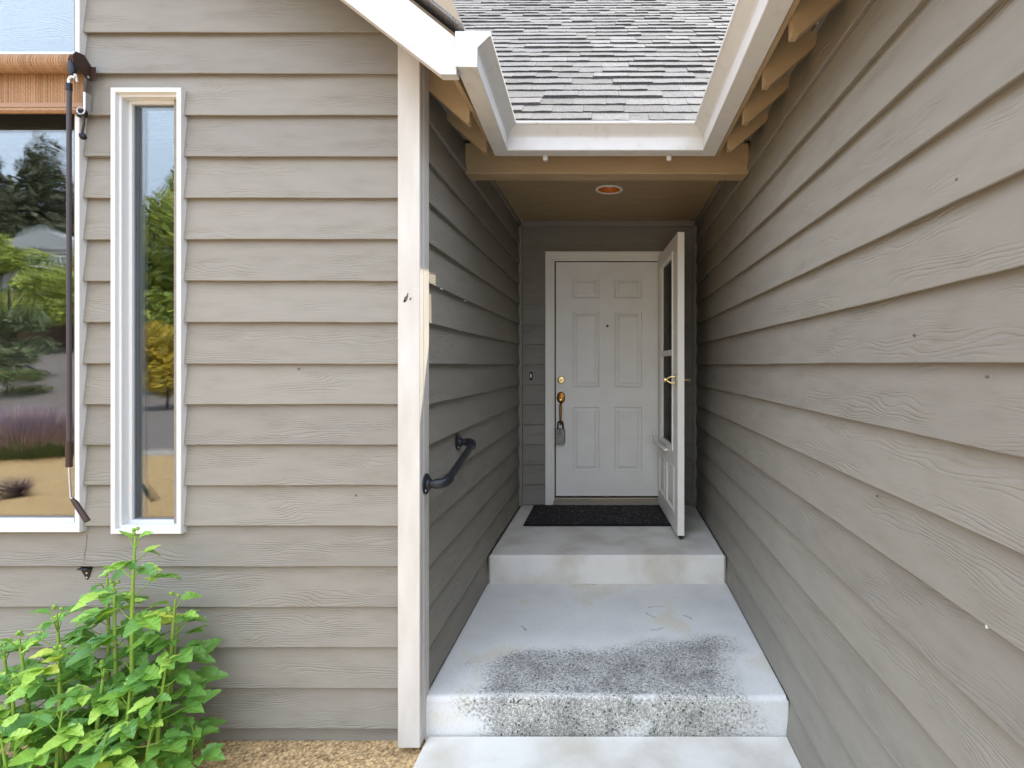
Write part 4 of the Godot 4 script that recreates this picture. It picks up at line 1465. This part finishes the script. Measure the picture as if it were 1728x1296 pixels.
# crown of small leaf faces filling lobes [centre, radius vector]
func crown(t: Node3D, lobes: Array, count: int, size: float, cols: Array, seed_: int, called := "crown", hang := 0.0) -> void:
	var r := RandomNumberGenerator.new()
	r.seed = seed_
	var mb := MB.new()
	var total := 0.0
	for l in lobes: total += l[1].x * l[1].y
	for l in lobes:
		for i in int(count * l[1].x * l[1].y / total):
			var d := Vector3(r.randfn(0, 1), r.randfn(0, 1), r.randfn(0, 1)).normalized()
			var p: Vector3 = l[0] + Vector3(d.x * l[1].x, d.y * l[1].y, d.z * l[1].z) * (0.45 + 0.6 * sqrt(r.randf()))
			var a := Vector3(r.randfn(0, 1), r.randfn(0, 0.5) - hang, r.randfn(0, 1)).normalized() * size * r.randf_range(0.6, 1.4)
			var b := a.cross(Vector3(r.randfn(0, 1), r.randfn(0, 1), r.randfn(0, 1)).normalized()) * 0.55
			var c: Color = cols[r.randi() % cols.size()]
			var k := r.randf_range(0.75, 1.25)
			mb.col = Color(c.r * k, c.g * k, c.b * k)
			mb.poly([p - a, p + b, p + a, p - b], d)
	put(called, mb, M.leaves, t)

func trunk(t: Node3D, a: Vector3, b: Vector3, r0: float) -> void:
	var mb := MB.new()
	mb.tube([a, a.lerp(b, 0.5) + Vector3(r0, 0, r0 * 0.5), b], [r0, r0 * 0.7, r0 * 0.3], 8)
	put("trunk", mb, M.bark_trunk, t)

func conifer(label: String, x: float, z: float, top: float, wide: float, seed_: int, cols: Array) -> void:
	var g := terrain(x, z)
	var t := thing("conifer_tree", label, "tree", Vector3(x, g, z), "conifers beyond the driveway")
	trunk(t, Vector3(x, g - 0.2, z), Vector3(x, top - 1, z), 0.5)
	var lobes := []
	var r := RandomNumberGenerator.new()
	r.seed = seed_
	var h := top - g
	for k in 16:
		var u := k / 15.0
		var rad := wide * (1.0 - u) * 0.75 + 0.7
		for q in (3 if u < 0.85 else 1):
			var an := r.randf() * TAU
			lobes.append([Vector3(x + cos(an) * rad * 0.5, g + h * (0.14 + 0.83 * u), z + sin(an) * rad * 0.5), Vector3(rad * 0.75, h * 0.045 + 0.3, rad * 0.75)])
	crown(t, lobes, 9000, 0.34, cols, seed_, "crown", 0.3)

func bushy(called: String, label: String, x: float, z: float, base: float, top: float, wide: float, seed_: int, cols: Array, leaf: float, count: int, group := "") -> void:
	var g := terrain(x, z)
	var t := thing(called, label, "tree" if called.ends_with("tree") else "shrub", Vector3(x, g, z), group)
	trunk(t, Vector3(x, g - 0.1, z), Vector3(x, lerpf(base, top, 0.6), z), 0.12 if top - g > 4 else 0.05)
	var r := RandomNumberGenerator.new()
	r.seed = seed_
	var lobes := []
	for k in 14:
		var u := r.randf()
		var rad := wide * (0.55 + 0.45 * sin(PI * clampf(u * 0.8 + 0.15, 0, 1)))
		var an := r.randf() * TAU
		lobes.append([Vector3(x + cos(an) * rad * 0.55, lerpf(base, top, 0.1 + 0.8 * u), z + sin(an) * rad * 0.55), Vector3(rad * 0.5, (top - base) * 0.15, rad * 0.5)])
	crown(t, lobes, count, leaf, cols, seed_)

func build_yard() -> void:
	# what stands across the driveway and shows in the window glass
	var dark := [Color(0.075, 0.095, 0.055), Color(0.10, 0.115, 0.06), Color(0.12, 0.11, 0.065)]
	var lime := [Color(0.30, 0.36, 0.06), Color(0.40, 0.44, 0.08), Color(0.20, 0.27, 0.06)]
	var olive := [Color(0.14, 0.18, 0.09), Color(0.19, 0.22, 0.11)]
	var gold := [Color(0.50, 0.36, 0.03), Color(0.60, 0.45, 0.05), Color(0.38, 0.30, 0.04)]
	conifer("tall dark conifer mirrored in the large window, the rightmost top", -72.0, 65.0, 31.0, 7.5, 201, dark)
	conifer("dark conifer mirrored at the left edge of the large window", -80.0, 66.0, 29.5, 6.5, 202, dark)
	conifer("lower dark conifer mirrored beside the crank rod", -62.5, 62.0, 23.5, 7.5, 203, dark)
	conifer("broad dark conifer mirrored between the two tall tops", -71.0, 58.0, 21.5, 7.0, 204, dark)
	conifer("distant dark conifer mirrored low behind the pale house", -57.0, 66.0, 22.5, 7.5, 205, dark)
	bushy("lime_tree", "bright yellow green tree mirrored in the large window below the pale house", -35.2, 31.5, 4.2, 9.0, 3.2, 211, lime, 0.17, 6000, "yellow green trees")
	bushy("lime_tree", "yellow green tree mirrored at the left edge of the large window", -41.5, 33.0, 4.0, 10.2, 3.0, 212, lime, 0.17, 5000, "yellow green trees")
	bushy("lime_tree", "tall yellow green tree mirrored in the narrow window", -18.4, 18.6, 2.6, 10.2, 2.3, 213, lime, 0.16, 7000, "yellow green trees")
	bushy("lime_tree", "green tree mirrored behind the golden shrub in the narrow window", -21.5, 22.0, 3.2, 7.5, 2.2, 214, olive, 0.16, 4500, "yellow green trees")
	bushy("olive_shrub", "dull green rounded shrub mirrored on the driveway edge in the large window", -28.3, 21.0, 1.4, 4.4, 1.8, 215, olive, 0.11, 4000)
	bushy("low_shrub", "low green shrub mirrored below the dull green shrub", -24.6, 17.6, 0.3, 1.5, 1.5, 216, [Color(0.09, 0.15, 0.04), Color(0.16, 0.15, 0.06)], 0.08, 2500)
	bushy("golden_shrub", "golden yellow shrub mirrored in the narrow window", -15.6, 14.6, -0.25, 3.0, 1.15, 217, gold, 0.09, 5000)
	# lavender mound
	var t := thing("lavender_shrub", "mauve flowering lavender mound mirrored in the large window", "shrub", Vector3(-10.1, 0, 5.0))
	var r := RandomNumberGenerator.new()
	r.seed = 31
	var mb := MB.new()
	for k in 2600:
		var an := r.randf() * TAU
		var rd := sqrt(r.randf())
		var p := Vector3(-10.2 + cos(an) * rd * 0.9, 0.0, 4.9 + sin(an) * rd * 0.65)
		var lean := Vector3(cos(an) * rd * 0.55, r.randf_range(0.45, 0.85) * (1.05 - 0.45 * rd * rd), sin(an) * rd * 0.4)
		var side := Vector3(r.randfn(0, 1), 0, r.randfn(0, 1)).normalized() * 0.006
		mb.col = Color(0.17, 0.23, 0.10) * r.randf_range(0.7, 1.3)
		mb.poly([p - side, p + side, p + lean * 0.75], Vector3(0, 0.2, -1))
		mb.col = (Color(0.36, 0.25, 0.32) if r.randf() < 0.7 else Color(0.44, 0.32, 0.30)) * r.randf_range(0.7, 1.3)
		var q := p + lean
		mb.poly([p + lean * 0.66 - side * 1.6, p + lean * 0.66 + side * 1.6, q + side, q - side], Vector3(0, 0.2, -1))
	put("stalks", mb, M.leaves, t)
	t = thing("purple_grass", "small dark purple grass tuft mirrored in the corner of the large window", "plant", Vector3(-7.05, 0, 1.85))
	mb = MB.new()
	for k in 260:
		var an := r.randf() * TAU
		var p := Vector3(-7.05 + r.randfn(0, 0.03), 0, 1.85 + r.randfn(0, 0.03))
		var tip := p + Vector3(cos(an) * r.randf_range(0.08, 0.3), r.randf_range(0.06, 0.28), sin(an) * r.randf_range(0.08, 0.3))
		var side := Vector3(sin(an), 0, -cos(an)) * 0.008
		mb.col = Color(0.08, 0.035, 0.075) * r.randf_range(0.6, 1.5)
		mb.poly([p - side, p + side, tip], Vector3(0, 1, -0.5))
	put("blades", mb, M.leaves, t)
	# timber retaining wall at the head of the driveway
	t = thing("retaining_wall", "brown timber retaining wall mirrored at the end of the driveway", "wall", Vector3(-35, 2.8, 33.6))
	for k in 7:
		mb = MB.new()
		mb.b2(Vector3(-75, 2.70 + 0.235 * k, 33.45 + 0.02 * (k % 2)), Vector3(-15.5, 2.93 + 0.235 * k, 33.75), 0.02)
		put("timber", mb, M.timber, t)
	# pale house on the hill
	t = thing("neighbour_house", "pale grey house with white railing mirrored among the trees", "house", Vector3(-62, 11, 56))
	var g := 9.6
	mb = MB.new()
	mb.b2(Vector3(-66.5, g, 55), Vector3(-56, 14.2, 62))
	put("wall", mb, M.house, t)
	mb = MB.new()
	mb.prism(PackedVector2Array([Vector2(-67.4, 14.1), Vector2(-61.5, 16.3), Vector2(-55.2, 14.1)]), func(p): return Vector3(p.x, p.y, 54.2), Vector3(0, 0, 8.6))
	put("roof", mb, M.house_roof, t)
	mb = MB.new()
	mb.b2(Vector3(-66.5, 13.1, 53.4), Vector3(-56, 13.2, 53.5))
	for k in 6: mb.b2(Vector3(-66.3 + 2.0 * k, 12.0, 53.4), Vector3(-66.15 + 2.0 * k, 13.1, 53.5))
	mb.b2(Vector3(-66.5, 12.0, 53.4), Vector3(-56, 12.15, 55))
	put("balcony", mb, M.white, t)
	for x in [-64.5, -62.0, -59.5]:
		mb = MB.new()
		mb.b2(Vector3(x - 0.5, 12.4, 54.96), Vector3(x + 0.5, 13.7, 55.1))
		put("window", mb, M.seal, t)

# ------------------------------------------------------------------
func _ready() -> void:
	rng.seed = 77
	# camera: shifted lens, looking straight down the entry
	var cam := Camera3D.new()
	cam.name = "camera"
	cam.projection = Camera3D.PROJECTION_FRUSTUM
	cam.near = 0.05
	cam.far = 600.0
	cam.size = 0.05 * 1296.0 / 920.0
	cam.frustum_offset = Vector2(-164.0 / 920.0, -32.0 / 920.0) * 0.05
	add_child(cam)
	cam.position = Vector3(0, EYE, 0)
	cam.current = true
	var env := Environment.new()
	env.background_mode = Environment.BG_SKY
	var sky := Sky.new()
	var sm := ProceduralSkyMaterial.new()
	sm.sky_top_color = Color(0.93, 0.99, 1.09)
	sm.sky_horizon_color = Color(0.64, 0.68, 0.75)
	sm.sky_curve = 0.2
	sm.ground_bottom_color = Color(0.4, 0.36, 0.3)
	sm.ground_horizon_color = Color(0.7, 0.7, 0.7)
	sm.sun_angle_max = 1.0
	sky.sky_material = sm
	env.sky = sky
	env.background_energy_multiplier = 1.35
	env.tonemap_mode = Environment.TONE_MAPPER_LINEAR
	env.tonemap_exposure = 2.85
	env.sdfgi_enabled = true
	env.ssao_enabled = true
	env.ssil_enabled = true
	var we := WorldEnvironment.new()
	we.name = "world_environment"
	we.environment = env
	add_child(we)
	var sun := DirectionalLight3D.new()
	sun.name = "sun"
	sun.light_energy = 1.3
	sun.light_color = Color(1.0, 0.955, 0.88)
	sun.light_angular_distance = 0.5
	sun.shadow_enabled = true
	add_child(sun)
	sun.look_at_from_position(Vector3.ZERO, -Vector3(0.392, 1.0, -0.333), Vector3.FORWARD)
	make_materials()
	build_ground()
	build_walls()
	build_roofs()
	build_gutter()
	build_porch_top()
	build_post()
	build_steps()
	build_windows()
	build_front_door()
	build_storm_door()
	build_mat()
	build_shade()
	build_handrail()
	build_dahlia()
	build_yard()
